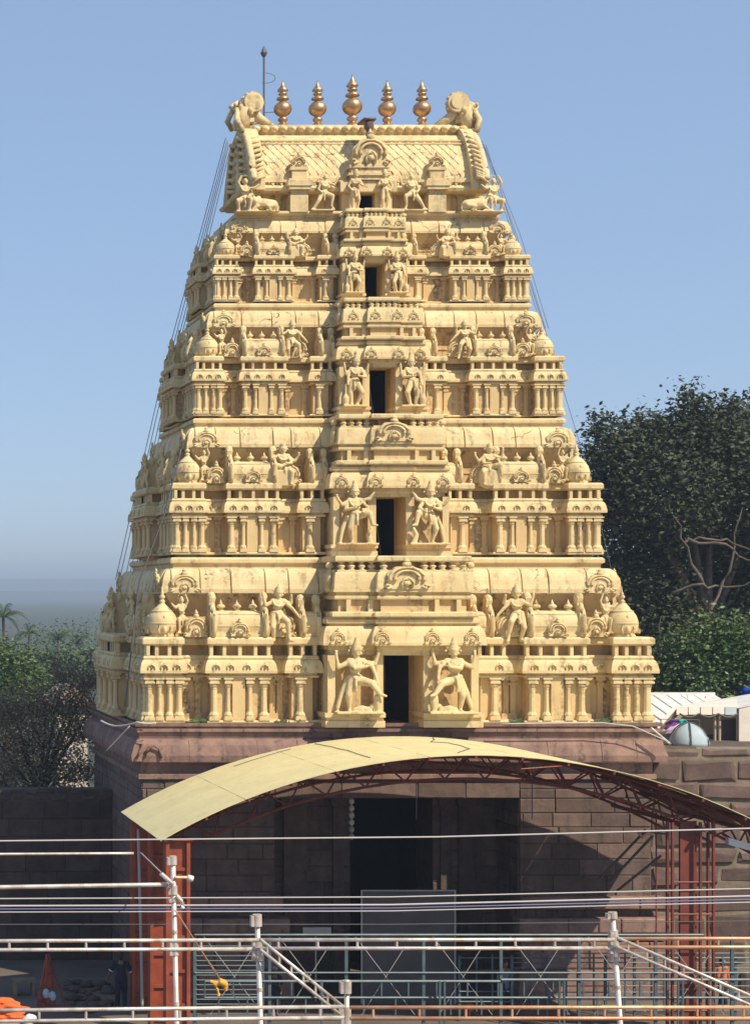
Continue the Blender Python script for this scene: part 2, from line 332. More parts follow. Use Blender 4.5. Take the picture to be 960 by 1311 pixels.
# ---------------------------------------------------------------- sculptures (about 2 high, facing -y)
FAT = 1.16
def limb(m, pts, rs, n=8):
    rs = [r*FAT for r in rs]
    for i in range(len(pts)-1):
        m.tube([pts[i], pts[i+1]], rs[i], n, rs[i+1])
    for p, r in zip(pts, rs): m.ball(p, r*1.02, n=8)
def bust(m, hip, lean=0, crown=.34, twist=0):
    hx, hy, hz = hip; c = (hx+lean, hy-.02, hz+.42)
    m.ball((hx, hy, hz), .17, sx=1.05, sy=.8, sz=.85); m.ball((hx+lean*.4, hy-.01, hz+.18), .125, sy=.8)
    m.ball((c[0], c[1], c[2]-.06), .18, sx=1.1, sy=.8); limb(m, [(c[0]-.19,c[1],c[2]+.05),(c[0]+.19,c[1],c[2]+.05)], [.08,.08])
    h = (c[0]+lean*.2, c[1]-.03, c[2]+.29); limb(m, [(c[0],c[1],c[2]+.08), h], [.07,.07]); m.ball(h, .115, sy=1.05, sz=1.15)
    m.ball((h[0],h[1]-.10,h[2]-.01), .03, n=6)
    for s in (-1,1): m.ball((h[0]+s*.125,h[1],h[2]-.03), .045, n=6)
    if crown: m.lathe([(.135,.04),(.15,.08),(.12,.11),(.13,.15),(.10,.20),(.105,.24),(.07,.30),(.05,crown),(.01,crown+.08)], 10, h)
    m.tube([(c[0]+.2*math.cos(a), c[1]-.12-.05*math.sin(a), c[2]+.03-.18*max(0,math.sin(a))) for a in [math.pi*i/8 for i in range(9)]], .03, 6)
    m.lathe([(.19,-.05),(.215,0),(.19,.05)], 12, (hx,hy,hz+.06), 1, .8); m.lathe([(.15,-.03),(.17,0),(.15,.03)], 12, (hx+lean*.4,hy-.01,hz+.22), 1, .8)
    m.ball((h[0],h[1]-.11,h[2]-.075), .03, sx=1.4, sz=.5, n=6); m.tube([(hx,hy-.17,hz+.02),(hx+.02,hy-.22,hz-.18),(hx,hy-.16,hz-.36)], .05, 6)
    for s in (-1,1): m.ball((h[0]+s*.045,h[1]-.10,h[2]+.03), .024, n=6); m.ball((c[0]+s*.25,c[1],c[2]+.0), .075, sz=.5, n=8)
    for q in range(7):
        a = math.pi*q/6; m.ball((h[0]+.20*math.cos(a), h[1]+.06, h[2]+.04+.20*math.sin(a)), .05, sy=.5, n=6)
    return c, h
def hand(m, p, d=(0,0,1)):
    d = Vector(d); p = Vector(p); m.ball(p, .055, n=6)
    for k in (-1.5,-.5,.5,1.5): limb(m, [p, p+d*.11+Vector((k*.03,-.01,0))], [.022,.015], 5)
def guardian():        # dancing gatekeeper: stands on the right leg, lifts the other across
    m = MB(); c, h = bust(m, (.06,0,.92), -.04, .36)
    limb(m, [(.13,0,.88),(.24,-.10,.48),(.20,.04,.08)], [.125,.085,.05]); limb(m, [(.20,.04,.05),(.22,-.16,.03)], [.05,.035])
    limb(m, [(-.03,0,.88),(-.36,-.22,.80),(-.58,-.30,.50)], [.125,.09,.055]); limb(m, [(-.58,-.30,.50),(-.72,-.36,.46)], [.05,.03])
    cx, cy, cz = c
    limb(m, [(cx-.2,cy,cz+.04),(cx-.42,cy-.10,cz-.10),(cx-.50,cy-.22,cz-.38)], [.07,.055,.04]); hand(m, (cx-.50,cy-.24,cz-.42), (0,0,-1))
    limb(m, [(cx-.2,cy,cz+.02),(cx-.52,cy,cz-.02),(cx-.60,cy-.05,cz+.26)], [.07,.055,.04]); hand(m, (cx-.6,cy-.05,cz+.3))
    limb(m, [(cx+.2,cy,cz+.02),(cx+.50,cy,cz-.12),(cx+.56,cy-.05,cz+.2)], [.07,.055,.04]); hand(m, (cx+.56,cy-.05,cz+.24))
    limb(m, [(cx+.2,cy,cz+.02),(cx+.12,cy-.22,cz-.14),(cx-.16,cy-.28,cz-.10)], [.07,.055,.04]); hand(m, (cx-.2,cy-.29,cz-.08), (-1,0,.2))
    m.lathe([(.07,0),(.10,.12),(.13,.30),(.11,.46),(.05,.52),(.04,.9)], 8, (-.56,-.12,.0))          # club under the raised foot
    limb(m, [(-.35,-.05,.07),(-.12,-.08,.10),(.06,-.05,.08)], [.07,.09,.06]); m.ball((-.40,-.06,.17), .08)   # crouching demon
    limb(m, [(.26,.05,.9),(.40,.06,.5),(.52,.05,.12)], [.05,.07,.05])                               # hanging sash
    m.box(-.70,.62,-.30,.10,-.04,.03)
    return fused(m, .024, 'guardian_statue', M['paint'])
def dancer():          # leg lifted high, arms spread in a fan
    m = MB(); c, h = bust(m, (-.02,0,.95), .05, .38)
    limb(m, [(.07,0,.90),(.20,-.12,.50),(.10,.02,.08)], [.125,.085,.05]); limb(m, [(.10,.02,.05),(.14,-.16,.03)], [.05,.035])
    limb(m, [(-.08,0,.92),(-.42,-.20,1.0),(-.50,-.26,.62)], [.125,.09,.055]); limb(m, [(-.50,-.26,.62),(-.64,-.32,.60)], [.05,.03])
    cx, cy, cz = c
    for s, e, w_ in ((-1,(-.46,-.08,.10),(-.62,-.10,.34)), (-1,(-.40,-.12,-.20),(-.20,-.26,-.34)), (1,(.44,-.05,-.10),(.62,-.1,.14)), (1,(.34,-.1,-.26),(.04,-.28,-.20))):
        limb(m, [(cx+s*.2,cy,cz+.02),(cx+e[0],cy+e[1],cz+e[2]),(cx+w_[0],cy+w_[1],cz+w_[2])], [.07,.055,.04]); hand(m, (cx+w_[0],cy+w_[1],cz+w_[2]))
    limb(m, [(.28,.05,.9),(.42,.06,.5),(.50,.05,.10)], [.05,.07,.05]); limb(m, [(-.5,.02,.04),(-.42,.0,.30),(-.52,-.02,.50)], [.09,.07,.05])
    m.box(-.70,.62,-.30,.10,-.04,.03)
    return fused(m, .024, 'dancing_guardian_statue', M['paint'])
def keeper():          # standing gatekeeper with four arms and a tall crown
    m = MB(); c, h = bust(m, (.06,0,.96), -.08, .42)
    limb(m, [(.14,0,.92),(.20,-.06,.50),(.14,0,.07)], [.13,.09,.06]); limb(m, [(-.03,0,.92),(-.22,-.18,.52),(-.06,-.02,.07)], [.13,.09,.055])
    for x in (.14, -.06): limb(m, [(x,0,.05),(x+.02,-.18,.03)], [.055,.04])
    cx, cy, cz = c
    for s, e, w_ in ((-1,(-.40,-.02,-.14),(-.44,-.08,.22)), (-1,(-.34,-.10,-.26),(-.02,-.30,-.24)), (1,(.40,-.02,-.14),(.46,-.08,.20)), (1,(.32,-.08,-.24),(.34,-.18,-.56))):
        limb(m, [(cx+s*.2,cy,cz+.02),(cx+e[0],cy+e[1],cz+e[2]),(cx+w_[0],cy+w_[1],cz+w_[2])], [.07,.055,.04]); hand(m, (cx+w_[0],cy+w_[1],cz+w_[2]))
    m.lathe([(.09,0),(.12,.14),(.13,.30),(.08,.40),(.04,.46),(.04,.85)], 8, (.40,-.14,0))
    m.tube([(.26,.05,.92),(.34,.06,.5),(.30,.04,.06)], .07, 6); m.box(-.45,.50,-.28,.14,-.04,.03)
    return fused(m, .024, 'standing_guardian_statue', M['paint'])
def seated():          # crowned figure perched on the parapet, one leg hanging
    m = MB(); c, h = bust(m, (0,0,.86), .06, .30); cx, cy, cz = c
    limb(m, [(.10,0,.82),(.40,-.24,.92),(.46,-.24,.48)], [.13,.09,.055]); limb(m, [(-.10,0,.82),(-.26,-.26,.60),(-.20,-.22,.10)], [.13,.09,.055]); limb(m, [(-.2,-.22,.10),(-.24,-.38,.05)], [.05,.035])
    limb(m, [(cx+.2,cy,cz+.02),(cx+.46,cy-.05,cz-.06),(cx+.50,cy-.1,cz+.28)], [.07,.055,.04]); hand(m, (cx+.5,cy-.1,cz+.3))
    limb(m, [(cx-.2,cy,cz+.02),(cx-.44,cy-.05,cz-.20),(cx-.60,cy-.1,cz+.05)], [.07,.055,.04]); hand(m, (cx-.6,cy-.1,cz+.08))
    limb(m, [(cx-.2,cy,cz+.02),(cx-.30,cy-.16,cz-.28),(cx-.06,cy-.28,cz-.30)], [.07,.055,.04])
    m.box(-.34,.46,-.20,.2,.0,.70); m.ball((.02,.05,.3), .42, sy=.5)
    return fused(m, .026, 'seated_statue', M['paint'])
def striding():        # figure climbing over the parapet with outflung arms
    m = MB(); c, h = bust(m, (0,0,.98), .05, .34); cx, cy, cz = c
    limb(m, [(.10,0,.94),(.30,-.26,.72),(.36,-.18,.22),(.40,-.22,.02)], [.12,.09,.055,.05]); limb(m, [(.38,-.2,.02),(.46,-.34,0)], [.05,.035])
    limb(m, [(-.10,0,.94),(-.16,-.16,.50),(-.10,.0,.05)], [.12,.085,.05]); limb(m, [(-.10,0,.03),(-.14,-.18,.02)], [.05,.035])
    limb(m, [(cx+.2,cy,cz+.03),(cx+.44,cy-.05,cz-.22),(cx+.62,cy-.05,cz-.44)], [.07,.055,.04]); hand(m, (cx+.64,cy-.05,cz-.47), (.5,0,-.8))
    limb(m, [(cx-.2,cy,cz+.03),(cx-.44,cy-.05,cz-.12),(cx-.54,cy-.08,cz+.24)], [.07,.055,.04]); hand(m, (cx-.54,cy-.08,cz+.28))
    limb(m, [(cx+.2,cy,cz+.03),(cx+.42,cy,cz-.02),(cx+.40,cy-.12,cz+.26)], [.07,.055,.04])
    m.tube([(-.25,.05,.9),(-.42,.05,.5),(-.34,.02,.1)], .06, 6)
    m.tube([(-.45,.02,1.2),(-.38,-.05,.75),(-.48,-.02,.4),(-.40,0,.05)], .07, 6)
    return fused(m, .024, 'striding_statue', M['paint'])
def standing():
    m = MB(); c, h = bust(m, (.03,0,.95), -.04, .22); cx, cy, cz = c
    limb(m, [(.11,0,.92),(.13,-.05,.50),(.11,0,.06)], [.125,.085,.055]); limb(m, [(-.07,0,.92),(-.15,-.12,.50),(-.10,0,.06)], [.125,.085,.055])
    limb(m, [(.11,0,.04),(.12,-.17,.03)], [.055,.04]); limb(m, [(-.10,0,.04),(-.14,-.17,.03)], [.055,.04])
    limb(m, [(cx+.2,cy,cz+.03),(cx+.38,cy-.02,cz-.22),(cx+.24,cy-.14,cz-.44)], [.07,.055,.04]); hand(m, (cx+.22,cy-.15,cz-.46), (-1,0,0))
    limb(m, [(cx-.2,cy,cz+.03),(cx-.36,cy-.05,cz-.2),(cx-.14,cy-.24,cz-.16)], [.07,.055,.04]); hand(m, (cx-.12,cy-.25,cz-.14), (.3,0,1))
    m.tube([(.16,.05,.9),(.28,.05,.5),(.24,.02,.05)], .06, 6)
    m.box(-.32,.32,-.25,.18,-.03,.03)
    return fused(m, .028, 'standing_statue', M['paint'])
def climbing():        # bare-headed figure propped on one bent leg, other leg trailing
    m = MB(); c, h = bust(m, (0,0,.78), -.06, 0); cx, cy, cz = c
    limb(m, [(-.1,0,.75),(-.40,-.2,.62),(-.34,-.15,.20),(-.46,-.2,.02)], [.12,.085,.055,.045])
    limb(m, [(.1,0,.75),(.30,-.2,.42),(.55,-.15,.06),(.66,-.22,.02)], [.12,.085,.055,.04])
    limb(m, [(cx-.2,cy,cz+.02),(cx-.46,cy,cz-.06),(cx-.60,cy-.06,cz+.20)], [.07,.055,.04]); hand(m, (cx-.6,cy-.06,cz+.24))
    limb(m, [(cx+.2,cy,cz+.02),(cx+.36,cy-.05,cz-.26),(cx+.20,cy-.2,cz-.42)], [.07,.055,.04])
    m.box(-.5,.6,-.25,.15,-.03,.04)
    return fused(m, .028, 'climbing_statue', M['paint'])
def bull():            # kneeling bull, head to the left, 2 long
    m = MB(); limb(m, [(-.30,0,.52),(.15,0,.48),(.62,0,.42)], [.30,.31,.30], 12); m.ball((-.22,0,.84), .17)
    limb(m, [(-.38,0,.60),(-.62,-.05,.86),(-.72,-.10,.98)], [.24,.17,.14]); limb(m, [(-.70,-.12,1.02),(-.92,-.22,.84)], [.14,.085])
    for s in (-1,1):
        limb(m, [(-.66,-.08+s*.09,1.08),(-.66,-.08+s*.20,1.22),(-.74,-.08+s*.14,1.34)], [.045,.035,.02]); limb(m, [(-.62,-.08+s*.12,1.02),(-.54,-.08+s*.27,1.0)], [.045,.03])
        limb(m, [(-.34,s*.24,.34),(-.62,s*.26,.12),(-.32,s*.28,.06)], [.12,.08,.06]); limb(m, [(.62,s*.22,.36),(.28,s*.34,.28),(.42,s*.34,.06),(.16,s*.36,.05)], [.18,.13,.08,.05])
    limb(m, [(.9,0,.5),(.98,-.08,.3),(.9,-.14,.1)], [.05,.035,.05]); m.box(-.9,1.0,-.36,.36,-.02,.05)
    m.tube([(-.52+.0*math.cos(a),.23*math.cos(a),.72+.2*math.sin(a)) for a in [math.pi*2*i/10 for i in range(11)]], .04, 5)
    return fused(m, .035, 'bull_statue', M['paint'])
def attendant():
    m = MB(); c, h = bust(m, (0,0,.55), .05, 0); cx, cy, cz = c
    limb(m, [(-.1,0,.5),(-.34,-.2,.45),(-.25,-.1,.05),(-.38,-.15,.02)], [.12,.09,.06,.045]); limb(m, [(.1,0,.5),(.26,-.26,.50),(.20,-.2,.05),(.30,-.32,.02)], [.12,.09,.06,.045])
    limb(m, [(cx+.2,cy,cz+.02),(cx+.42,cy-.1,cz+.0),(cx+.62,cy-.12,cz+.14)], [.07,.055,.04]); limb(m, [(cx-.2,cy,cz+.02),(cx-.34,cy-.1,cz+.22),(cx-.20,cy-.1,cz+.48)], [.07,.055,.04])
    m.box(-.4,.4,-.3,.15,-.02,.04)
    return fused(m, .03, 'attendant_statue', M['paint'])
ST = dict(guardian=guardian(), dancer=dancer(), keeper=keeper(), seated=seated(), striding=striding(), standing=standing(), climbing=climbing(), bull=bull(), attendant=attendant())

FAT = 1.0
# ---------------------------------------------------------------- the temple tower
CX, CY = 18.5, 65.2
tower = thing('temple_tower', (CX, 60, 0), 'tall cream yellow temple gateway tower of carved storeys on a brown stone base', 'temple tower')
def face(side, hw, hd):       # maps (s, o) on a face to x, y and gives its rotation
    if side == 'f': return (lambda s, o: (CX+s, CY-hd-o)), 0.0
    if side == 'l': return (lambda s, o: (CX-hw-o, CY-s)), -math.pi/2
    if side == 'r': return (lambda s, o: (CX+hw+o, CY+s)), math.pi/2
    return (lambda s, o: (CX-s, CY+hd+o)), math.pi
def face_pts(breaks, h, notch=None):
    left = []
    for a, b, o in breaks: left += [(-a*h, o), (-b*h, o)]
    if abs(left[-1][0]) < 1e-6: left.pop()
    pts = left[:]
    right = [(-s, o) for s, o in reversed(left)]
    if notch:
        dw, d1, rw, d2 = notch; ob = breaks[-1][2]
        pts += [(-dw, ob), (-dw, ob-d2), (dw, ob-d2), (dw, ob)]
    pts += right
    out = []
    for p in pts:
        if not out or (abs(p[0]-out[-1][0])+abs(p[1]-out[-1][1])) > 1e-6: out.append(p)
    return out
def clean(poly):
    poly = [p for i, p in enumerate(poly) if abs(p[0]-poly[i-1][0])+abs(p[1]-poly[i-1][1]) > 1e-6]
    out = []; n = len(poly)
    for i in range(n):
        a, b, c = poly[i-1], poly[i], poly[(i+1) % n]
        if abs(a[0]-b[0])+abs(a[1]-b[1]) < 1e-6: continue
        if abs((b[0]-a[0])*(c[1]-b[1])-(b[1]-a[1])*(c[0]-b[0])) < 1e-9: continue
        out.append(b)
    return out
def plan(hw, hd, fb, sb, notch=None):
    pts = []
    for side, br, h in (('f', fb, hw), ('r', sb, hd), ('b', fb, hw), ('l', sb, hd)):
        fn, _ = face(side, hw, hd)
        pts += [fn(s, o) for s, o in face_pts(br, h, notch if side == 'f' else None)]
    return clean(pts)
def rect(hw, hd): return [(CX-hw,CY-hd),(CX+hw,CY-hd),(CX+hw,CY+hd),(CX-hw,CY+hd)]
def kapota(z0, z1, proj, lip=.12):      # curved eave profile, (offset, z) from bottom to top
    h = z1-z0; pr = [(-.05, z0), (proj*.98, z0), (proj, z0+h*lip)]
    for i in range(1, 8):
        a = math.pi/2*i/7; pr.append((proj*math.cos(a)*.92-.0*i+(.0), z0+h*lip+h*(1-lip)*math.sin(a)))
    return pr
rnd = random.Random(11)
def piece_prof(fn, s0, s1, prof, back=-.12):      # one straight panel of a swept profile along a face
    m = MB(); n = len(prof); vs = []
    for s in (s0, s1):
        for o, z in prof: x, y = fn(s, o); vs.append((x, y, z))
        x, y = fn(s, back); vs.append((x, y, prof[-1][1])); vs.append((x, y, prof[0][1]))
    k = n+2
    m.add(vs, [(i, i+k, (i+1) % k+k, (i+1) % k) for i in range(k)]+[tuple(reversed(range(k))), tuple(range(k, 2*k))]); return m
def cornice_panels(parent, fn, h, prof, n, gap=.024):
    cuts = [-h]
    for i in range(1, n): cuts.append(-h+2*h*(i+rnd.uniform(-.22, .22))/n)
    cuts.append(h)
    for a, b in zip(cuts[:-1], cuts[1:]):
        j = rnd.uniform(-.006, .006)
        piece_prof(fn, a+gap, b-gap, [(o+j, z) for o, z in prof]).build('cornice_panel', M['panel'], parent)

def storey(i, z0, z1, hw, hd, nhw, nhd, big_nasi):
    bw = (.295,.268,.232,.205)[i]
    H = z1-z0; k = hw/8.13; r = .58*k; bo = .50*k; V = lambda v: z0+v*H
    cwd = .15*hw; S = hd
    fb = [(1,.85,0),(.85,.745,-r),(.745,.50,0),(.50,bw+.135,-r),(bw+.135,bw+.02,-.08*k),(bw+.02,0,-.6*k)]
    sb = [(1,1-cwd/S,0),(1-cwd/S,1-cwd/S-.10,-r),(1-cwd/S-.10,.42,0),(.42,.35,-r),(.35,0,.42*k)]
    dw = (.65,.50,.44,.35)[i]; notch = (dw+.25*k, .5, dw+1.0, 2.6*k)
    sto = MB()
    pn = plan(hw, hd, fb, sb, notch); pl = plan(hw, hd, fb, sb)
    sto.cur = 1; sto.sweep(pn, [(-.13*k, V(.016)), (-.13*k, V(.285))]); sto.cur = 0
    sto.sweep(pn, [(-.26*k, V(-.004)), (-.26*k, V(.0155))]); sto.sweep(pn, [(.05*k, V(.016)), (.07*k, V(.024)), (.04*k, V(.034))])
    sto.sweep(pn, [(.03*k, V(.285)), (.03*k, V(.297)), (-.02*k, V(.298)), (-.02*k, V(.311))])
    sto.sweep(pn, kapota(V(.312), V(.392), .16*k, .2))
    sto.sweep(pn, [(.02*k, V(.3925)), (.04*k, V(.402)), (.0, V(.414))])
    sto.cur = 1; sto.sweep(pn, [(-.40*k, V(.414)), (-.40*k, V(.474))]); sto.cur = 0
    sto.sweep(pl, [(.0, V(.474)), (.06*k, V(.484)), (.06*k, V(.512)), (.0, V(.524))])
    # recessed upper wall flaring up to the great eave
    uw, ud = hw-1.22*k, hd-1.15*k
    chw = hw*.925; chd = hd-.62*k; fl = chw-uw-.18*k
    sto.cur = 1
    sto.sweep(rect(uw, ud), [(0, V(.524)), (0, V(.60)), (.04*k, V(.601)), (.04*k, V(.612)), (0, V(.613)), (0, V(.655)), (.05*k, V(.656)), (.06*k, V(.668)), (.03*k, V(.67)),
               (fl*.25, V(.70)), (fl*.55, V(.735)), (fl*.85, V(.765)), (fl*.9, V(.781))]); sto.cur = 0
    ch = V(.928)-V(.783); core = kapota(V(.783), V(.925), .29*k, .16); crect = rect(chw-.36*k, chd-.36*k)
    sto.sweep(crect, core)
    # terrace and band under the next storey
    sto.sweep(rect(nhw-.02, nhd-.02), [(0, V(.925)), (0, V(.955)), (.10*k, V(.965)), (.10*k, V(.985)), (.04*k, V(.997))])
    root = sto.build('storey', [M['paint'], M['wall']], tower)
    # eave panels and their corner arches on each face
    prof = kapota(V(.7835), V(.930), .36*k, .16)[1:]
    for side, h, hx, n in (('f', chw-.38*k, chd, 15 if i < 2 else 12), ('l', chd-.38*k, chw, 7), ('r', chd-.38*k, chw, 7), ('b', chw-.38*k, chd, 6)):
        fn, rot = face(side, chw-.36*k, chd-.36*k)
        cornice_panels(root, fn, h, prof, n)
        if side == 'b': continue
        for sx in (-1, 1):
            x, y = fn(sx*(h-.42*k), .30*k); place('nasi', ME['nasi'], root, (x, y, V(.79)), rot, (.95*k, .55*k, ch*.83))
    # repeated pieces
    def put(side, me, nm, s, o, z, sc3, mirror=1, tilt=0, **pp):
        fn, rot = face(side, hw, hd); x, y = fn(s, o); return place(nm, me, root, (x, y, z), rot, (sc3[0]*mirror, sc3[1], sc3[2]), tilt, **pp)
    colh = V(.285)-V(.034)
    for side in 'flr':
        if side == 'f':
            h = hw; cs = [.98,.94,.90,.862,.725,.67,.585,.528,bw+.088]; ps = [.825,.775,.478,bw+.155]; ds = [.79]; sh = [(.625,.205,.5)]; 
        else:
            h = hd; c1 = 1-cwd/S; cs = [.965,.89,c1+.025,c1-.125,.60,.44,.32,.13]; ps = [c1-.03, c1-.075,.385]; ds = [c1-.05]; sh = [((c1-.10+.42)/2,.26,.5)]
        for sx in (-1, 1):
            for u in cs:
                big = 1.0 if u not in (.94,.90,.67,.585,.89) else .78
                o = -.02*k
                if side != 'f' and u < .34: o = .40*k
                if side == 'f' and u == bw+.088: o = -.10*k
                put(side, ME['column'], 'column', sx*u*h, o-.04*k, V(.034), (k*big, k*.9, colh))
            for u in ps: put(side, ME['pilaster'], 'pilaster', sx*u*h, -r-.07*k, V(.034), (k, k*1.2, colh))
            if side == 'f':
                fp = MB(); xx, yy = face(side, hw, hd)[0](sx*.6275*hw, 0); fp.box(xx-.20*k, xx+.20*k, yy+.02*k, yy+.3*k, V(.036), V(.284)); fp.build('flat_pilaster', M['wall'], root)
            for u in ds: put(side, ME['nasi'], 'nasi', sx*u*h, -.33*k, V(.524), (.74*k, .9*k, H*.135))
            for c, wd, _ in sh:
                L = wd*h; st = .20*H
                put(side, ME['barrel'], 'barrel_roof', sx*c*h, -.42*k, V(.524), (L, k, .155*H/.59))
                for e in (-1, 1): put(side, ME['gable'], 'gable_end', sx*c*h+e*L*.5, -.42*k, V(.524), (k, k*.95, .255*H))
                for e in (-.5, 0, .5): put(side, ME['stupi'], 'small_finial', sx*c*h+e*L*.62, -.42*k, V(.675), (.42*k, .42*k, .07*H))
                put(side, ME['nasi'], 'nasi', sx*c*h, -.02*k, V(.528), (.62*k, .8*k, H*.095))
            # lower eave little arches
            for u in ([.975,.925,.875,.72,.665,.60,.53,.82,.775,bw+.10] if side == 'f' else [.95,.87,.60,.5,.3,.12]):
                o = .17*k if u not in (.82,.775) else .17*k-r
                if side != 'f' and u < .34: o = .59*k
                if side == 'f' and u == bw+.10: o = .09*k
                put(side, ME['kudu'], 'kudu_arch', sx*u*h, o-.03*k, V(.342), (.26*k, .5*k, .26*k))
    for sx in (-1, 1):
        for sy in (-1, 1):
            place('corner_dome', ME['dome'], root, (CX+sx*(hw-.085*hw), CY+sy*(hd-.085*hw), V(.522)), 0, (.93*k, .93*k, H*.222/.86))
        # inner half shrine beside the bay, raised ornament pair and the figure climbing between
        for e in (bw+.077, bw+.015):
            put('f', ME['gable'], 'gable_end', sx*e*hw+(0), -.52*k, V(.524), (k, k*.95, .24*H))
        put('f', ME['barrel'], 'barrel_roof', sx*(bw+.043)*hw, -.52*k, V(.524), (.075*hw, k, .15*H/.59))
        put('f', ME['nasi'], 'nasi', sx*(.445 if i < 2 else .43)*hw, -.33*k, V(.524), (.80*k, .9*k, H*.15))
        put('f', ST['striding' if i % 2 == 0 else 'seated'], 'climbing_statue' if i % 2 else 'striding_statue', sx*.475*hw, -.12*k, V(.50), (.96*k, .9*k, .29*H/1.78), mirror=sx if i % 2 else -sx)
        put('l', ST['striding'], 'striding_statue', sx*.40*hd, -.12*k, V(.50), (.9*k, .9*k, .28*H/1.78), mirror=sx)
        put('f', ST['attendant'], 'attendant_statue', sx*.838*hw, -.52*k, V(.545), (.55*k, .6*k, .19*H/1.2), mirror=sx)
    fz = MB()
    for side, h, br in (('f', hw, fb), ('l', hd, sb), ('r', hd, sb)):
        fn, rot = face(side, hw, hd)
        for a, b, o in br:
            if o < -.5*k: continue
            n = max(2, round((a-b)*h/(.46*k)))
            for sx in (-1, 1):
                for q in range(n+1):
                    s = sx*(b+(a-b)*(q+.0)/n)*h*1.0; s -= sx*(.08*k if q == n else -.08*k if q == 0 and b > 0 else 0)
                    x, y = fn(s, o-.12*k); fz.box(x-.055*k, x+.055*k, y-.10*k, y+.10*k, V(.4145), V(.4735))
    fz.build('frieze_pier', M['paint'], root, kind='stuff')
    # ---- central bay with doorway and gatekeepers
    fn, rot = face('f', hw, hd); b1 = bw*hw; b1u = bw*.89*hw; b2 = bw*.38*hw; e2 = .22*k
    bay = MB()
    for sx in (-1, 1):
        def bx(s0, s1, o0, o1, v0, v1, mi=0):
            a, b = sorted((sx*s0, sx*s1)); xa, ya = fn(a, o1); xb, yb = fn(b, o0); bay.cur = mi; bay.box(xa, xb, ya, yb, V(v0), V(v1))
        bx(dw, b1, -.75*k, bo-.34*k, .075, .42, 1)
        bx(dw, dw+.20*k, bo-.34*k, bo, .085, .42); bx(b1-.24*k, b1, bo-.34*k, bo, .085, .42)
        bx(dw-.015, dw+.29*k, -1.0*k, bo-.004, .001, .4195, 1)
        bx(dw-.04*k, b1+.10*k, -.8*k, bo+.12*k, .0, .038); bx(dw-.01*k, b1+.05*k, -.8*k, bo+.06*k, .0385, .058); bx(dw-.05*k, b1+.12*k, -.8*k, bo+.14*k, .0585, .0845)
    bay.cur = 0
    def bplan(bh, mid, o=bo, back=-1.35*k):
        pts = [(-bh, back), (-bh, o), (-mid, o), (-mid, o+e2), (mid, o+e2), (mid, o), (bh, o), (bh, back)]
        q = [fn(s, oo) for s, oo in pts]; return q
    A = bplan(b1, b2); B = bplan(b1u, b2*.93)
    bay.sweep(A, [(-.12*k, V(.42)), (-.12*k, V(.445)), (-.04*k, V(.452)), (-.04*k, V(.478))])
    bay.sweep(A, kapota(V(.4785), V(.59), .20*k, .14))
    bay.sweep(A, [(-.08*k, V(.59)), (-.08*k, V(.602))])
    bay.sweep(A, [(.0, V(.602)), (.03*k, V(.61)), (.03*k, V(.628)), (-.04*k, V(.632)), (-.04*k, V(.643))])
    bay.sweep(B, [(.14*k, V(.643)), (.16*k, V(.65)), (.16*k, V(.668)), (.08*k, V(.675))])
    bay.cur = 1; bay.sweep(B, [(-.10*k, V(.675)), (-.10*k, V(.745))]); bay.cur = 0
    bay.sweep(B, [(.04*k, V(.745)), (.06*k, V(.752)), (.06*k, V(.765)), (-.02*k, V(.77)), (-.02*k, V(.785)), (.10*k, V(.79)), (.10*k, V(.806))])
    bay.sweep(B, kapota(V(.8065), V(.905), .07*k, .10))
    bay.sweep(B, [(-.06*k, V(.905)), (-.06*k, V(.918))])
    bay.sweep(B, [(.0, V(.965)), (.03*k, V(.972)), (.03*k, V(.992)), (0, V(1.0))])
    bay.cur = 1; bay.sweep(bplan(b1u-.45*k, b2*.5, bo-.5*k), [(0, V(.917)), (0, V(.966))])
    broot = bay.build('doorway_bay', [M['paint'], M['wall']], tower)
    q = MB()      # near-black liner, paints in the darkness behind the doorway
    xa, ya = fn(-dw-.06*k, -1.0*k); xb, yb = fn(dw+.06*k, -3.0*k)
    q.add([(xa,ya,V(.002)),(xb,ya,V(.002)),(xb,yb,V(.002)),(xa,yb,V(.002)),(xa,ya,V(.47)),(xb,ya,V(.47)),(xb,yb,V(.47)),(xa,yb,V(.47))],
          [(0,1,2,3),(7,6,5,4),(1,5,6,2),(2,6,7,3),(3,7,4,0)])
    q.build('chamber_shade_liner', M['dark'], broot)
    rp = MB(); xr, yr = fn(-.05*k, -1.4*k); rp.tube([(xr, yr, V(.465)), (xr+.02, yr, V(.3)), (xr+(.0 if i == 0 else .22*k), yr, V(.03))], .014, 5); rp.build('hanging_rope', M['paleWire'], broot)
    def bput(me, nm, s, o, z, s3, mirror=1): x, y = fn(s, o); return place(nm, me, broot, (x, y, z), rot, (s3[0]*mirror, s3[1], s3[2]))
    for sx in (-1, 1):
        bput(ST['guardian' if i == 0 else 'dancer' if i == 1 else 'keeper'], 'guardian_statue', sx*(dw+b1)/2*1.0, bo+.16*k, V(.088), (min(1.15*k, 1.15*(b1-dw)/(1.62 if i < 2 else 1.25)), 1.0*k, .40*H/1.86), mirror=sx)
        for u in (b1-.28*k, b2-.12*k): bput(ME['nasi'], 'nasi', sx*u, bo+.16*k+(e2 if u < b1*.6 else 0), V(.485), (.50*k, .5*k, H*.085))
        bput(ME['bracket'], 'bracket', sx*(b1u+.12*k), bo-.5*k, V(.80), (k, k*.7, .16*H))
    for u in [j*bw*.122*hw for j in range(-6, 7)]:
        if big_nasi and abs(u) < .07*hw: continue
        bput(ME['bal'], 'baluster', u*1.1, bo-.16*k+(e2 if abs(u*1.1) < b2*.9 else 0), V(.917), (.42*k, .42*k, .049*H))
    n3 = [(-1, bw*.73), (1, bw*.73), (-1, bw*.44), (1, bw*.44)]
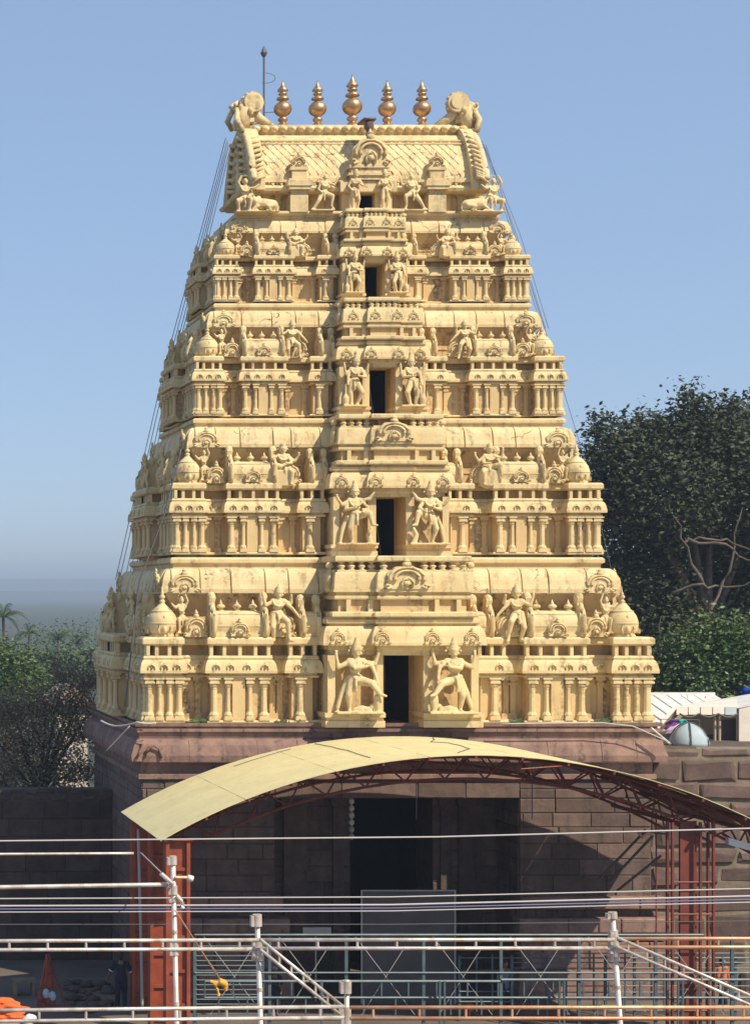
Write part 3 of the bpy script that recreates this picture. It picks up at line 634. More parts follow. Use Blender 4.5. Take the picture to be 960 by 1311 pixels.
    for sx, u in n3:
        x, y = fn(sx*u*hw, bo-.02*k); m = MB(); m.box(x-.07*k, x+.07*k, y-.08*k, y+.2*k, V(.6755), V(.7445)); m.build('frieze_block', M['paint'], broot)
    if big_nasi: bput(ME['nasi'], 'nasi', 0, bo+e2+.02*k, V(.806), (1.32*k, 1.2*k, H*.155))
    else:
        for u in (-bw*.68, -bw*.2, bw*.31, bw*.72): bput(ME['nasi'], 'nasi', u*hw, bo+.02*k+(e2 if abs(u) < .1 else 0), V(.81), (.45*k, .5*k, H*.08))
    return root
def zz(y, d): return CZ-(y-HZ)*d/F
Z = [zz(930, 60), zz(713, 61.2), zz(535, 62.1), zz(388, 62.9), zz(275, 63.6)]
HW = [8.13, 7.0, 6.1, 5.27, 4.45]; HD = [5.2, 4.0, 3.12, 2.34, 1.70]
for i in range(4): storey(i, Z[i], Z[i+1], HW[i], HD[i], HW[i+1], HD[i+1], i < 2)

# ---- crowning storey and wagon roof
z0 = Z[4]; hw, hd = 4.15, 1.62; ze = zz(246, 63.5); zr = zz(233, 63.5); zt = zz(172, 65.2)
top = MB(); fn, rot = face('f', hw, hd)
top.sweep(rect(hw+.25, hd+.22), [(0, z0-.05), (.04, z0+.0), (.04, z0+.06), (0, z0+.09)])
top.cur = 1
fbp = [(1, 0, 0)]; notch = (.30, .8, .8, 1.6)
pln = plan(hw-.30, hd-.42, fbp, fbp, notch)
top.sweep(pln, [(0, z0+.085), (0, ze)]); top.cur = 0
top.sweep(rect(hw-.1, hd), [(.0, ze), (.16, ze+.04), (.20, ze+.14), (.10, ze+.22), (.02, ze+.30), (.02, zr)])
roof_root = top.build('crown_storey', [M['paint'], M['wall']], tower)
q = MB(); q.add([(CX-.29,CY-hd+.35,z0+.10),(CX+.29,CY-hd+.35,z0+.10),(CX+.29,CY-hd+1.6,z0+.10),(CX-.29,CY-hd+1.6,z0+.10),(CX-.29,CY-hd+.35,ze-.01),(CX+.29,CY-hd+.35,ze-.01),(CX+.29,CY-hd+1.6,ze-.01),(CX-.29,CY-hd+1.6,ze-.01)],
      [(0,1,2,3),(7,6,5,4),(1,5,6,2),(2,6,7,3),(3,7,4,0)]); q.build('chamber_shade_liner', M['dark'], roof_root)  # near-black liner with the crown doorway's shade painted in
RH = zt-zr; RD = 1.62
def roofp(t):     # t 0 at the eave, 1 at the ridge: outward y and z of the vault
    pts = [(1.04,0),(1.04,.07),(1.0,.20),(.90,.38),(.77,.56),(.61,.75),(.40,.91),(0,1.0)]
    f = t*(len(pts)-1); i = min(int(f), len(pts)-2); u = f-i
    return (pts[i][0]*(1-u)+pts[i+1][0]*u)*RD, zr+(pts[i][1]*(1-u)+pts[i+1][1]*u)*RH
rf = MB(); rl = 3.55; n = 21; prf = [roofp(j/20) for j in range(21)]
vs = [(CX+sx*rl, CY-y, z) for sx in (-1, 1) for y, z in prf]+[(CX+sx*rl, CY+y, z) for sx in (-1, 1) for y, z in prf]
rf.smooth = True
for b in (0, 2*n):
    rf.add(vs, [(b+i, b+n+i, b+n+i+1, b+i+1) for i in range(n-1)] if b == 0 else [(b+i+1, b+n+i+1, b+n+i, b+i) for i in range(n-1)])
rf.smooth = False
yq, zq = roofp(0.02); rf.box(CX-rl, CX+rl, CY-yq-.06, CY+yq+.06, zr, zr+.14)
for t0 in (.68, .73):
    y, z = roofp(t0); rf.box(CX-rl, CX+rl, CY-y-.05, CY-y+.1, z, z+.05)
rf.smooth = True
roof = rf.build('wagon_roof', M['paint'], tower)
rb = MB(); rb.smooth = True; rb.tube([(CX-rl-.1, CY-.2, zt+.02), (CX+rl+.1, CY-.2, zt+.02)], .27, 10); rb.tube([(CX-rl-.1, CY+.2, zt+.02), (CX+rl+.1, CY+.2, zt+.02)], .27, 10)
rb.build('ridge_roll', M['paint'], roof)
sm = MB(); sm.smooth = True; sm.lathe([(.30,0),(.27,.12),(.18,.20),(.01,.25)], 8, sx=.5, sy=1); lotus = sm.mesh('ridge_petal', M['paint'])
for i in range(24):
    place('ridge_petal', lotus, roof, (CX-rl+.1+i*.31, CY-.44, zt+.08), 0, (1,.45,.9), math.pi/2*1.05)
# diamond tiles of the vault
tm = MB(); tm.add([(0,0,-.5),(.5,0,0),(0,0,.5),(-.5,0,0),(0,-.05,-.40),(.40,-.035,.0),(0,-.01,.40),(-.40,-.035,0)],
                  [(0,1,5,4),(1,2,6,5),(2,3,7,6),(3,0,4,7),(4,5,6,7)]); tile = tm.mesh('roof_tile', M['panel'])
for rw in range(9):
    t = .09+.57*rw/8
    y, z = roofp(t); ya, za = roofp(t-.04); yb, zb = roofp(t+.04); ang = math.atan2(ya-yb, zb-za)
    nn_ = 24 if rw % 2 else 23
    for c in range(nn_):
        x = CX-rl+.24+(c+(.0 if rw % 2 else .5))*.282
        if abs(x-CX) < .55 and t < .55: continue
        place('roof_tile', tile, roof, (x, CY-y-.010, z), 0, (.272, .7, .50), -ang)
# horseshoe end gables
def end_gable(sx):
    m = MB(); pts = []
    for t in [j/16 for j in range(17)]:
        y, z = roofp(t); pts.append((-(y*1.0+.20*(1-t)+.10), z+.22*t-(.3 if t == 0 else 0)))
    pts += [(-.42, zt+.35), (-.36, zt+.62)]
    pts = pts+[(-y, z) for y, z in reversed(pts)]
    th0, th1 = sx*(rl-.05), sx*(rl+.42); a, b = sorted((th0, th1)); n = len(pts)
    vs = [(CX+a, CY+y, z) for y, z in pts]+[(CX+b, CY+y, z) for y, z in pts]
    m.add(vs, [tuple(range(n)), tuple(reversed(range(n, 2*n)))]+[(i+n, i, (i+1) % n, (i+1) % n+n) for i in range(n)])
    o = m.build('end_gable', M['paint'], tower)
    k = MB(); k.smooth = True       # forward rolled knob
    k.tube([(CX+sx*(rl+.38), CY-.30, zt+.12), (CX+sx*(rl+.30), CY-.34, zt+.5), (CX+sx*(rl+.22), CY-.42, zt+.85)], .27, 12, .22)
    k.smooth = False
    c = (CX+sx*(rl-.02), CY-.36, zt+1.02)
    k.tube([(c[0], c[1]-.16, c[2]), (c[0]+sx*.10, c[1]+.45, c[2]-.03)], .35, 20); k.tube([(c[0], c[1]-.18, c[2]), (c[0], c[1]-.14, c[2])], .25, 16)
    for q in range(12):
        a = math.pi*2*q/12; k.ball((c[0]+sx*.03+.36*math.cos(a), c[1]+.1, c[2]+.36*math.sin(a)), .07, sy=1.6, n=6)
    k.build('gable_knob', M['paint'], o)
    k = MB(); k.smooth = True
    ps = [(-.32, zt+.30), (-.55, zt+.10)]
    for side in (-1, 1):
        k.tube([(CX+sx*(rl+.36), CY+side*(yy+.30*(1-t)+.12), z2) for t, (yy, z2) in [(j/12, roofp(j/12)) for j in range(12)]], .13, 7)
        for j in range(13):
            t = .02+.073*j; yy, z2 = roofp(t); yc2 = CY+side*(yy+.30*(1-t)+.13)
            k.tube([(CX+sx*(rl+.02), yc2, z2+.10), (CX+sx*(rl+.22), yc2+side*.07, z2+.02), (CX+sx*(rl+.44), yc2+side*.02, z2-.14)], .075, 6, .03)
    k.tube([(CX+sx*(rl+.46), CY-.9, zt-.1), (CX+sx*(rl+.62), CY-.7, zt+.35), (CX+sx*(rl+.55), CY-.4, zt+.75), (CX+sx*(rl+.70), CY-.2, zt+.90), (CX+sx*(rl+.42), CY-.1, zt+1.08)], .10, 8)
    for q in range(9):
        k.ball((CX+sx*(rl+.38+.30*math.sin(q*.9)), CY-.5+.1*math.cos(q*1.7), zt+.05+.11*q), .10+.04*math.sin(q*2.1), sz=1.3, n=7)
    k.tube([(CX+sx*(rl+.52), CY+.5, zt+.3), (CX+sx*(rl+.75), CY+.2, zt+.5), (CX+sx*(rl+.6), CY+.0, zt+.9)], .10, 8)
    for j in range(7):
        t = .10+.11*j; yy, z2 = roofp(t)
        for side in (-1, 1): k.tube([(CX+sx*(rl+.42), CY+side*yy*.9, z2), (CX+sx*(rl+.56), CY+side*yy*.6, z2+.16), (CX+sx*(rl+.44), CY+side*yy*.25, z2+.02)], .07, 5)
    k.build('gable_carving', M['paint'], o)
    k = MB(); k.smooth = True       # fin running down to the ridge
    k.tube([(CX+sx*(rl+.1), CY-.2, zt+.85), (CX+sx*(rl-.25), CY-.2, zt+.52), (CX+sx*(rl-.75), CY-.2, zt+.22)], .24, 8, .10)
    k.build('gable_fin', M['paint'], o)
for sx in (-1, 1): end_gable(sx)
# the five gilt vases on the ridge
km = MB(); km.smooth = True
km.lathe([(.34,0),(.34,.03),(.30,.06),(.24,.12),(.15,.18),(.10,.22),(.17,.26),(.20,.31),(.17,.36),(.11,.40),(.13,.43),(.26,.50),(.34,.60),(.36,.70),(.33,.80),(.24,.89),(.12,.95),(.13,.98),
          (.24,1.02),(.25,1.05),(.22,1.09),(.11,1.13),(.11,1.16),(.17,1.20),(.18,1.23),(.12,1.27),(.09,1.29),(.21,1.33),(.20,1.37),(.12,1.46),(.05,1.58),(.01,1.72)], 20)
gilt = km.mesh('gilt_vase', M['gold'])
for j in range(5):
    place('gilt_vase', gilt, roof, (CX+(j-2)*1.21, CY, zt+.22), 0, (.88, .88, .98) if j != 2 else (.98, .98, 1.10))
# roof front ornaments
def rput(me, nm, px_, d, z, s3, mirror=1, rot=0): return place(nm, me, roof_root, (px_, d, z), rot, (s3[0]*mirror, s3[1], s3[2]))
fy = CY-hd
cb = MB()
for (a, b, h0, h1, y0) in ((-.62,.62, zr+.02, zr+.16, .42), (-.72,.72, zr+.16, zr+.24, .48), (-.60,.60, zr+.24, zr+.42, .40), (-.68,.68, zr+.42, zr+.52, .46), (-.95,.95, ze-.02, ze+.33, .34), (-1.0,1.0, ze+.33, zr+.02, .30)):
    cb.box(CX+a, CX+b, fy-y0, fy+.4, h0, h1)
for sx in (-1, 1):
    a, b = sorted((sx*.28, sx*.85)); cb.box(CX+a, CX+b, fy-.12, fy+.2, z0+.09, ze-.02)
cb.build('roof_niche_block', M['paint'], roof_root)
rput(ME['nasi'], 'nasi', CX+.03, fy-.30, zr+.52, (1.22, 1.3, 1.02))
hk = MB(); hk.smooth = True; hk.ball((CX+.03, fy-.25, zr+1.86), .17); hk.tube([(CX+.03, fy-.2, zr+1.55), (CX+.03, fy-.42, zr+1.95), (CX+.03, fy-.1, zr+2.1)], .10, 6); hk.box(CX-.18, CX+.24, fy-.40, fy+.4, zr+2.05, zr+2.12)
hk.build('lion_mask', M['stone'], roof_root)
for sx in (-1, 1):
    rput(ST['standing'], 'standing_statue', CX+sx*.50+.02, fy-.42, z0+.09, (.66, .68, .70), mirror=sx)
    rput(ST['climbing'], 'climbing_statue', CX+sx*1.50, fy-.28, z0+.09, (.68, .6, .76), mirror=sx)
    rput(ST['bull'], 'bull_statue', CX+sx*3.62, fy-.42, z0-.0, (.56, .60, .56), mirror=-sx)
    rput(ST['attendant'], 'attendant_statue', CX+sx*4.22, fy-.36, z0-.0, (.72, .8, .84), mirror=-sx)
    pb = MB(); x = CX+sx*2.33
    for a, h0, h1, y0 in ((.30, z0+.05, z0+.62, .30), (.26, z0+.62, ze+.05, .26), (.36, ze+.05, ze+.16, .42), (.42, ze+.16, ze+.34, .46), (.36, ze+.34, ze+.42, .38), (.24, ze+.42, ze+.72, .28), (.30, ze+.72, ze+.82, .32)):
        pb.box(x-a, x+a, fy-y0, fy+.35, h0, h1)
    pb.build('roof_pillar_block', M['paint'], roof_root); rput(ME['nasi'], 'nasi', x, fy-.12, ze+.82, (.50, .9, .46))
    for u in (2.9, 3.3): rput(ME['pilaster'], 'pilaster', CX+sx*u, fy+.34, z0+.09, (.9, .8, ze-z0-.1))
# lightning rod
rod = MB(); x, y, z = CX-3.05, CY+.1, zt+.2
rod.tube([(x,y,z), (x,y,z+2.55)], .035, 6); rod.lathe([(.02,2.5),(.09,2.6),(.12,2.68),(.07,2.8),(.015,2.92)], 8, (x,y,z))
rod.tube([(x,y,z+.6), (x+.45,y,z+.62)], .012, 4); rod.tube([(x-.35,y,z+.2), (x,y,z+.25), (x+.5,y,z+.15)], .012, 4)
rod.tube([(x+.05+.35*math.sin(a), y, z+1.8+.18*math.cos(a)) for a in [j*.5 for j in range(8)]], .010, 4)
lr = rod.build('lightning_rod', M['wire'], None, label='thin dark lightning rod with a bulb tip left of the gilt vases', category='lightning rod')

# ---------------------------------------------------------------- stone gateway base
ZB = Z[0]
DW, DD = 8.13, 5.2
base = MB()
def rp_(h, o): return h
ER, ED, EZ = 3.92, 2.0, zz(1023, 60)       # porch recess: half width, depth, soffit height
xl, xr_, yf, yb_ = CX-DW-.06, CX+DW+.02, CY-DD+.14, CY+DD-.1
gw = 1.36; GX = CX+.42
bp_low = [(xl,yf),(CX-ER,yf),(CX-ER,yf+ED),(GX-gw,yf+ED),(GX-gw,yf+ED+4),(GX+gw,yf+ED+4),(GX+gw,yf+ED),(CX+ER,yf+ED),(CX+ER,yf),(xr_,yf),(xr_,yb_),(xl,yb_)]
bp_top = [(xl,yf),(xr_,yf),(xr_,yb_),(xl,yb_)]
base.sweep(bp_low, [(0,-.1),(0,EZ)]); base.sweep(bp_top, [(0,EZ),(0,zz(976,60))])
broot = base.build('stone_base', M['stonecore'], tower)
ld = MB()
ld.sweep(bp_top, [(.12, zz(998,60)), (.12, zz(992,60)), (.03, zz(990,60)), (.03, zz(977,60))])
ld.sweep(bp_top, [(.10, zz(976,60)), (.36, zz(975.5,60)), (.38, zz(967,60)), (.34, zz(962,60)), (.30, zz(955,60)), (.20, zz(948,60)), (.08, zz(945.5,60))])
ld.sweep(bp_top, [(.10, zz(945,60)), (.12, zz(938,60)), (.20, zz(937,60)), (.20, zz(933,60)), (.14, zz(932.5,60)), (.14, zz(930.5,60)), (.24, zz(930,60)), (.26, zz(925.5,60)), (.0, ZB+.03)])
ledge = ld.build('stone_ledge', M['ledge'], tower)
# ledge stones proud of the moulding, with open joints
def kp(fn, a, b, j):
    piece_prof(fn, a+.012, b-.012, [(.375+j, zz(974,60)), (.395+j, zz(967,60)), (.355+j, zz(961,60)), (.31+j, zz(954,60)), (.22+j, zz(947.5,60))], back=.05).build('ledge_stone', M['ledge'], ledge)
def kq(fn, a, b, j):
    piece_prof(fn, a+.008, b-.008, [(.215+j, zz(937,60)), (.215+j, zz(933,60))], back=.05).build('ledge_stone', M['ledge'], ledge)
fnf = lambda s, o: (CX+s, yf-o)
fnl = lambda s, o: (xl-o, CY-s)
for fn, h in ((fnf, DW), (fnl, DD)):
    for fun, o0 in ((kp, 1), (kq, 2)):
        s = -h-.3
        while s < h+.3:
            e = min(h+.3, s+rnd.uniform(1.1, 2.4))
            if h+.3-e < .6: e = h+.3
            fun(fn, s, e, rnd.uniform(-.01, .012)); s = e
cs = MB(); cs.smooth = True       # scroll carved at the left end of the ledge
cs.tube([(xl-.25, yf-.40, zz(950,60)), (xl-.05, yf-.45, zz(952,60)), (xl-.12, yf-.45, zz(962,60)), (xl-.25, yf-.46, zz(970,60))], .06, 6)
cs.tube([(xl+.0, yf-.43, zz(970,60)), (xl+.12, yf-.46, zz(958,60)), (xl+.30, yf-.45, zz(953,60)), (xl+.48, yf-.44, zz(958,60)), (xl+.55, yf-.43, zz(970,60))], .05, 6)
cs.build('ledge_scroll', M['ledge'], ledge)
unit = MB(); unit.cbox(0,1,0,1,0,1,.02); 
def blocks(parent, fn_place, L, rows, wmin, wmax, material, nm, depth=.12, gap=.012, jit=.012, skip=None, chamf=.02, top_jit=0):
    for (za, zb) in rows:
        s = -rnd.uniform(0, wmax*.5)
        while s < L:
            e = s+rnd.uniform(wmin, wmax); a, b = max(0, s), min(L, e)
            if L-b < wmin*.4: b = L; e = L+1
            if b-a > .08 and not (skip and skip(a, b, za, zb)):
                m = MB(); j = rnd.uniform(-jit, jit); g1, g2, g3, g4 = [gap*rnd.uniform(.4, 1.5) for _ in range(4)]
                m.cbox(a+g1, b-g2, -.035+j, depth, za+g3, zb-g4+rnd.uniform(-top_jit, top_jit), chamf)
                if jit > .02:
                    m.v = [(x+rnd.uniform(-1,1)*jit*1.1, y, z+rnd.uniform(-1,1)*jit*1.1) for x, y, z in m.v]
                m.build(nm, material, parent, fn_place)
            s = e
rows = []; z = .0
for yv in (1276, 1254, 1232, 1209, 1184, 1163, 1143, 1122, 1101, 1081, 1060, 1042, 1023, 1011, 999):
    zn = max(0, zz(yv, 60)); 
    if rows or zn >= 0: rows.append(zn)
rws = list(zip(rows[:-1], rows[1:]))
def mt(x, y, rot=0): return Matrix.Translation((x, y, 0)) @ Matrix.Rotation(rot, 4, 'Z')
pier = DW-ER
lo = [r_ for r_ in rws]
blocks(broot, mt(xl, yf), pier+.04, lo, .7, 1.9, M['stone'], 'stone_block')
blocks(broot, mt(CX+ER, yf), pier+.0, lo, .7, 2.1, M['stone'], 'stone_block')
# course over the porch
m = [(EZ, zz(999,60))]; blocks(broot, mt(CX-ER, yf), ER*2, m, 1.4, 2.6, M['stone'], 'lintel_stone')
lo2 = [(a, min(b, EZ-.02)) for a, b in rws if a < EZ-.2]
blocks(broot, mt(CX-ER, yf+ED), ER-gw+.42, lo2, .9, 1.9, M['stone'], 'stone_block')
blocks(broot, mt(GX+gw, yf+ED), ER-gw-.42, lo2, .9, 1.9, M['stone'], 'stone_block')
blocks(broot, mt(CX+ER, yf+ED, -math.pi/2), ED-.03, lo2, .9, 1.6, M['stone'], 'stone_block')
blocks(broot, mt(xl, yb_, -math.pi/2), DD*2-.3, rws, .9, 2.0, M['stone'], 'stone_block')
for sx in (-1, 1):      # broad pilasters flanking the gate
    for u, wd in ((2.9, .75), (1.78, .36)):
        pm = MB(); x = CX+sx*u+(.42 if u < 2 else .1)-(0 if sx < 0 or u > 2 else .0); pm.box(x-wd/2, x+wd/2, yf+ED-.16, yf+ED+.05, .0, EZ-.45); pm.box(x-wd/2-.08, x+wd/2+.08, yf+ED-.24, yf+ED+.05, EZ-.45, EZ-.25); pm.box(x-wd/2-.14, x+wd/2+.14, yf+ED-.30, yf+ED+.05, EZ-.25, EZ-.02)
        pm.build('gate_pilaster', M['stone'], broot)
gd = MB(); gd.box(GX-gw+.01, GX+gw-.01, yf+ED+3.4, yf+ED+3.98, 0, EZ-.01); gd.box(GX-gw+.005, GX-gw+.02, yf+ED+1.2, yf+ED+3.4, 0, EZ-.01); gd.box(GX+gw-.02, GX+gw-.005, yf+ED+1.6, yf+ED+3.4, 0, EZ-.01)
gd.build('passage_shade_liner', M['dark'], broot)  # near-black boxes: the shade of the gate passage as colour
# stepped plinth slabs at the foot of the piers
for sx in (-1, 1):
    x0, x1 = (CX+ER+.15, xr_) if sx > 0 else (xl, CX-ER-.15)
    for (ya, yb2, o) in ((1148, 1163, .42), (1174, 1192, .62), (1205, 1240, .40), (1240, 1282, .75)):
        s = x0-o*.6
        while s < x1+o*.8-.05:
            e = min(s+rnd.uniform(1.5, 2.6), x1+o*.8); 
            if x1+o*.8-e < .5: e = x1+o*.8
            m = MB(); m.cbox(s+.012, e-.012, yf-o, yf+.02, max(0.0, zz(yb2, 60)), zz(ya, 60), .03); m.build('plinth_slab', M['ledge'], broot); s = e
# grass tufts along the foot of the carved storeys
tg = MB()
for (xa, xb, n) in ((246, 268, 90), (352, 372, 30), (655, 700, 160), (706, 716, 20), (770, 815, 220), (380, 384, 10)):
    for _ in range(n):
        p = P(rnd.uniform(xa, xb), 926, 59.9); h = rnd.uniform(.06, .26); a = rnd.uniform(0, 6.3); r = rnd.uniform(.04, .14)
        x, y, z = p.x, yf-.02-rnd.uniform(-.1, .16), ZB+.02
        tg.add([(x,y,z),(x+.03,y,z),(x+r*math.cos(a),y+r*math.sin(a),z+h)], [(0,1,2)]); tg.add([(x+r*math.cos(a)-.04,y,z+h*.6),(x+.05,y-.02,z+h*.7),(x+r*.5,y,z+h*.95)], [(0,1,2)])
tg.build('ledge_grass', M['leafm'], None, label='small green weeds rooted on the stone ledge under the carved storey', category='weeds', kind='stuff')

# ---------------------------------------------------------------- compound walls
WG = zz(1010, 66)
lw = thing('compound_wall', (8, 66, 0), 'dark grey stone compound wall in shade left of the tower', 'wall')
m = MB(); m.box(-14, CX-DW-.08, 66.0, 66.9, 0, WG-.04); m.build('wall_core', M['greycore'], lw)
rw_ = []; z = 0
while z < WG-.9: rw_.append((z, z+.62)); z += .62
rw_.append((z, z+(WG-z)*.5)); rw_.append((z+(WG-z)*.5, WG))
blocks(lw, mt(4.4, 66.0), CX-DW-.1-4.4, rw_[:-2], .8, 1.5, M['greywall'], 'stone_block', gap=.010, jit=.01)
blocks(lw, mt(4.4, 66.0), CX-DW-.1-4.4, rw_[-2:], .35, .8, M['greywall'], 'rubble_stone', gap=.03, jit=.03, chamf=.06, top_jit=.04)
RG = zz(957, 60.3)
rwl = thing('rubble_wall', (29, 60.3, 0), 'purple brown rubble stone wall with wide pale mortar joints right of the tower', 'wall')
m = MB(); m.box(CX+DW+.04, 36, 60.35, 61.3, 0, RG-.06); m.build('wall_core', M['mortar'], rwl)
z = 0; rr = []
while z < RG-.5: h = rnd.uniform(.55, .95); rr.append((z, min(z+h, RG))); z += h
if RG-rr[-1][1] > .05: rr.append((rr[-1][1], RG))
blocks(rwl, mt(CX+DW+.04, 60.3), 9, rr, .7, 2.2, M['rubble'], 'rubble_stone', gap=.075, jit=.085, chamf=.07, depth=.2)

# ---------------------------------------------------------------- arched canopy
DN, DF = 52.0, 58.85
ACX = (610-VX)*DN/F; AHW = (1015-205)*DN/F/2; ACZ = zz(967, DN); AEZ = zz(1077, DN)
SG = ACZ-AEZ; AR = (AHW**2+SG**2)/(2*SG)
def arch(x): return ACZ-(AR-math.sqrt(AR*AR-(x-ACX)**2))
can = thing('arched_canopy', (ACX, 52, 0), 'arched canopy of cream roof sheets on red steel trusses before the gate', 'canopy')
amax = math.asin(AHW/AR)
def ap(a, r=0): return (ACX+(AR+r)*math.sin(a), ACZ-AR+(AR+r)*math.cos(a))
ndp, nar = 6, 7
for i in range(nar):
    a0 = -amax+2*amax*i/nar; a1 = -amax+2*amax*(i+1)/nar
    for j in range(ndp):
        y0 = DN+(DF-DN)*j/ndp; y1 = DN+(DF-DN)*(j+1)/ndp
        m = MB(); ns = 5; off = .004*((i+j) % 2); ay = .007
        ring = []
        for q in range(ns+1):
            a = a0+.0005+(a1-a0-.001)*q/ns; ring.append((ap(a, off), ap(a, off-.02)))
        vs = []
        for (xt, zt_), (xb, zb) in ring: vs += [(xt,y0+ay,zt_),(xt,y1-.007,zt_),(xb,y1-.007,zb),(xb,y0+ay,zb)]
        for q in range(ns):
            b = q*4; m.cur = 0; m.add([], [])
            n0 = len(m.v)
        m.v += vs
        for q in range(ns):
            b = q*4
            for f, mi in (((b,b+4,b+5,b+1),0), ((b+2,b+6,b+7,b+3),1), ((b,b+3,b+7,b+4),0), ((b+1,b+5,b+6,b+2),0)): m.f.append(f); m.mi.append(mi); m.sm.append(False)
        m.f += [(0,1,2,3),(ns*4+3,ns*4+2,ns*4+1,ns*4)]; m.mi += [0,0]; m.sm += [False, False]
        m.build('roof_sheet', [M['sheet'], M['under']], can)
for q in range(15):
    a = -amax*.985+2*amax*.985*q/14; x, z = ap(a, -.07); m = MB(); m.box(x-.03, x+.03, DN+.02, DF-.02, z-.04, z+.04); m.build('purlin', M['darkred'], can)
TD = .62
for yy in (DN+.95, (DN+DF)/2, DF-.5):
    for r_ in (-.13, -.13-TD):
        m = MB(); m.tube([(ap(a, r_)[0], yy, ap(a, r_)[1]) for a in [-amax*.97+2*amax*.97*q/24 for q in range(25)]], .045, 6); m.build('truss_chord', M['darkred'], can)
    nb = 30
    for q in range(nb):
        a0 = -amax*.96+2*amax*.96*q/nb; a1 = -amax*.96+2*amax*.96*(q+1)/nb
        p0 = ap(a0, -.13 if q % 2 else -.13-TD); p1 = ap(a1, -.13-TD if q % 2 else -.13)
        m = MB(); m.tube([(p0[0],yy,p0[1]),(p1[0],yy,p1[1])], .028, 5); m.build('truss_web', M['darkred'], can)
def box_column(xc, yc, wd, top, nm, lab=None):
    m = MB()
    for sx in (-1, 1): m.box(xc+sx*wd/2-.05, xc+sx*wd/2+.05, yc-.22, yc+.22, 0, top)
    m.box(xc-wd/2+.05, xc+wd/2-.05, yc-.10, yc-.07, 0, top-.02)
    z = .4
    while z < top-.3: m.box(xc-wd/2+.052, xc+wd/2-.052, yc-.17, yc-.11, z, z+.09); z += .95
    m.box(xc-wd/2-.1, xc+wd/2+.1, yc-.27, yc+.27, top, top+.05)
    m.build(nm, M['red'], can)
cxl = P(228, 0, DN+.3).x
for yc in (DN+.5, 55.0, 58.2): box_column(cxl, yc, .58, AEZ-.18+.15, 'box_column')
for yc in (DN+.7,):
    x0, x1 = P(872, 0, DN).x, P(925, 0, DN).x
    top = AEZ+.45
    for x in (x0, x0+.78, x1):
        for dy in (-.16, .16): m = MB(); m.tube([(x, yc+dy, 0), (x, yc+dy, top)], .05, 6); m.build('column_leg', M['darkred'], can)
    m = MB(); m.box(P(886,0,DN).x, P(905,0,DN).x, yc+.02, yc+.12, 0, top); m.build('column_plate', M['darkred'], can)  # plate in the darker red, shade on this column put into colour
    z = .3; k_ = 0
    while z < top-.8:
        m = MB(); xs = (x0, x1) if k_ % 2 else (x1, x0); m.tube([(x0, yc-.16, z), (x1, yc-.16, z)], .028, 5); m.build('column_brace', M['darkred'], can); z += .9; k_ += 1
for xe, ze_ in ((cxl-.3, AEZ-.10), (x1-.3, AEZ+.25)):
    m = MB(); m.tube([(xe, DN+.3, ze_), (xe, DF-.3, ze_)], .06, 6); m.build('eave_beam', M['darkred'], can)
for (px_, ya, yb2) in ((681, 975, 1050), (533, 1000, 1050), (455, 990, 1000)):
    m = MB(); p = P(px_, ya, 54); q = P(px_, yb2, 54); m.tube([p, q], .015, 5); m.build('hanging_rod', M['wire'], can)
m = MB(); m.tube([P(667, 985, DN+.1), P(720, 981, DN+.1)], .02, 5); m.build('truss_web', M['red'], can)
def onroof(px_, d): x = (px_-VX)*d/F; return Vector((x, d, arch(x)+.02))
for lab, pts in (('crooked dark crack across the crest of the canopy roof', ((553,58.6),(556,57.4),(552,56.4),(575,56.1),(592,54.9),(601,54.0),(586,52.6))),  # thin raised tube stands in for a crack in the sheets
                 ('dashed dark cord lying slantwise on the left part of the canopy roof', ((404,58.5),(425,57.0),(445,55.6),(474,53.2))),
                 ('short dark cord along the upper left edge of the canopy roof', ((300,57.9),(330,58.0),(372,58.3)))):
    m = MB(); q_ = []
    for (p0, d0), (p1, d1) in zip(pts[:-1], pts[1:]):
        for u in (0, .33, .66): q_.append(onroof(p0+(p1-p0)*u+rnd.uniform(-1.2,1.2), d0+(d1-d0)*u))
    q_.append(onroof(*pts[-1])); m.tube(q_, .011, 5); m.build('roof_line', M['wire'], None, label=lab, category='cord')
# neighbouring canopy beginning at the right edge
c2 = thing('side_canopy', (26, 53, 0), 'second red truss canopy with a grey gutter strip at the right edge', 'canopy')
A0 = P(925, 1062, 53)
def q2(x, y): return P(x, y, 53)
for pts, r_ in (([q2(925,1062), q2(960,1060), q2(1040,1050)], .045), ([q2(925,1068), q2(962,1092), q2(1040,1118)], .045)):
    m = MB(); m.tube(pts, r_, 6); m.build('truss_chord', M['darkred'], c2)
for a, b in (((935,1062),(945,1081)), ((945,1081),(956,1061)), ((956,1061),(972,1096)), ((972,1096),(990,1056))):
    m = MB(); m.tube([q2(*a), q2(*b)], .03, 5); m.build('truss_web', M['darkred'], c2)
m = MB(); p, q = q2(924, 1075), q2(1040, 1108)
m.add([(p.x,52.6,p.z-.10),(q.x,52.6,q.z-.10),(q.x,52.6,q.z+.10),(p.x,52.6,p.z+.10),(p.x,52.8,p.z-.10),(q.x,52.8,q.z-.10),(q.x,52.8,q.z+.10),(p.x,52.8,p.z+.10)],[(0,1,2,3),(7,6,5,4),(3,2,6,7),(0,4,5,1),(0,3,7,4),(1,5,6,2)])
m.build('gutter', M['white'], c2)
m = MB(); p = q2(962, 1070); m.box(p.x, p.x+.2, 52.9, 53.1, 0, p.z); m.build('column_leg', M['darkred'], c2)

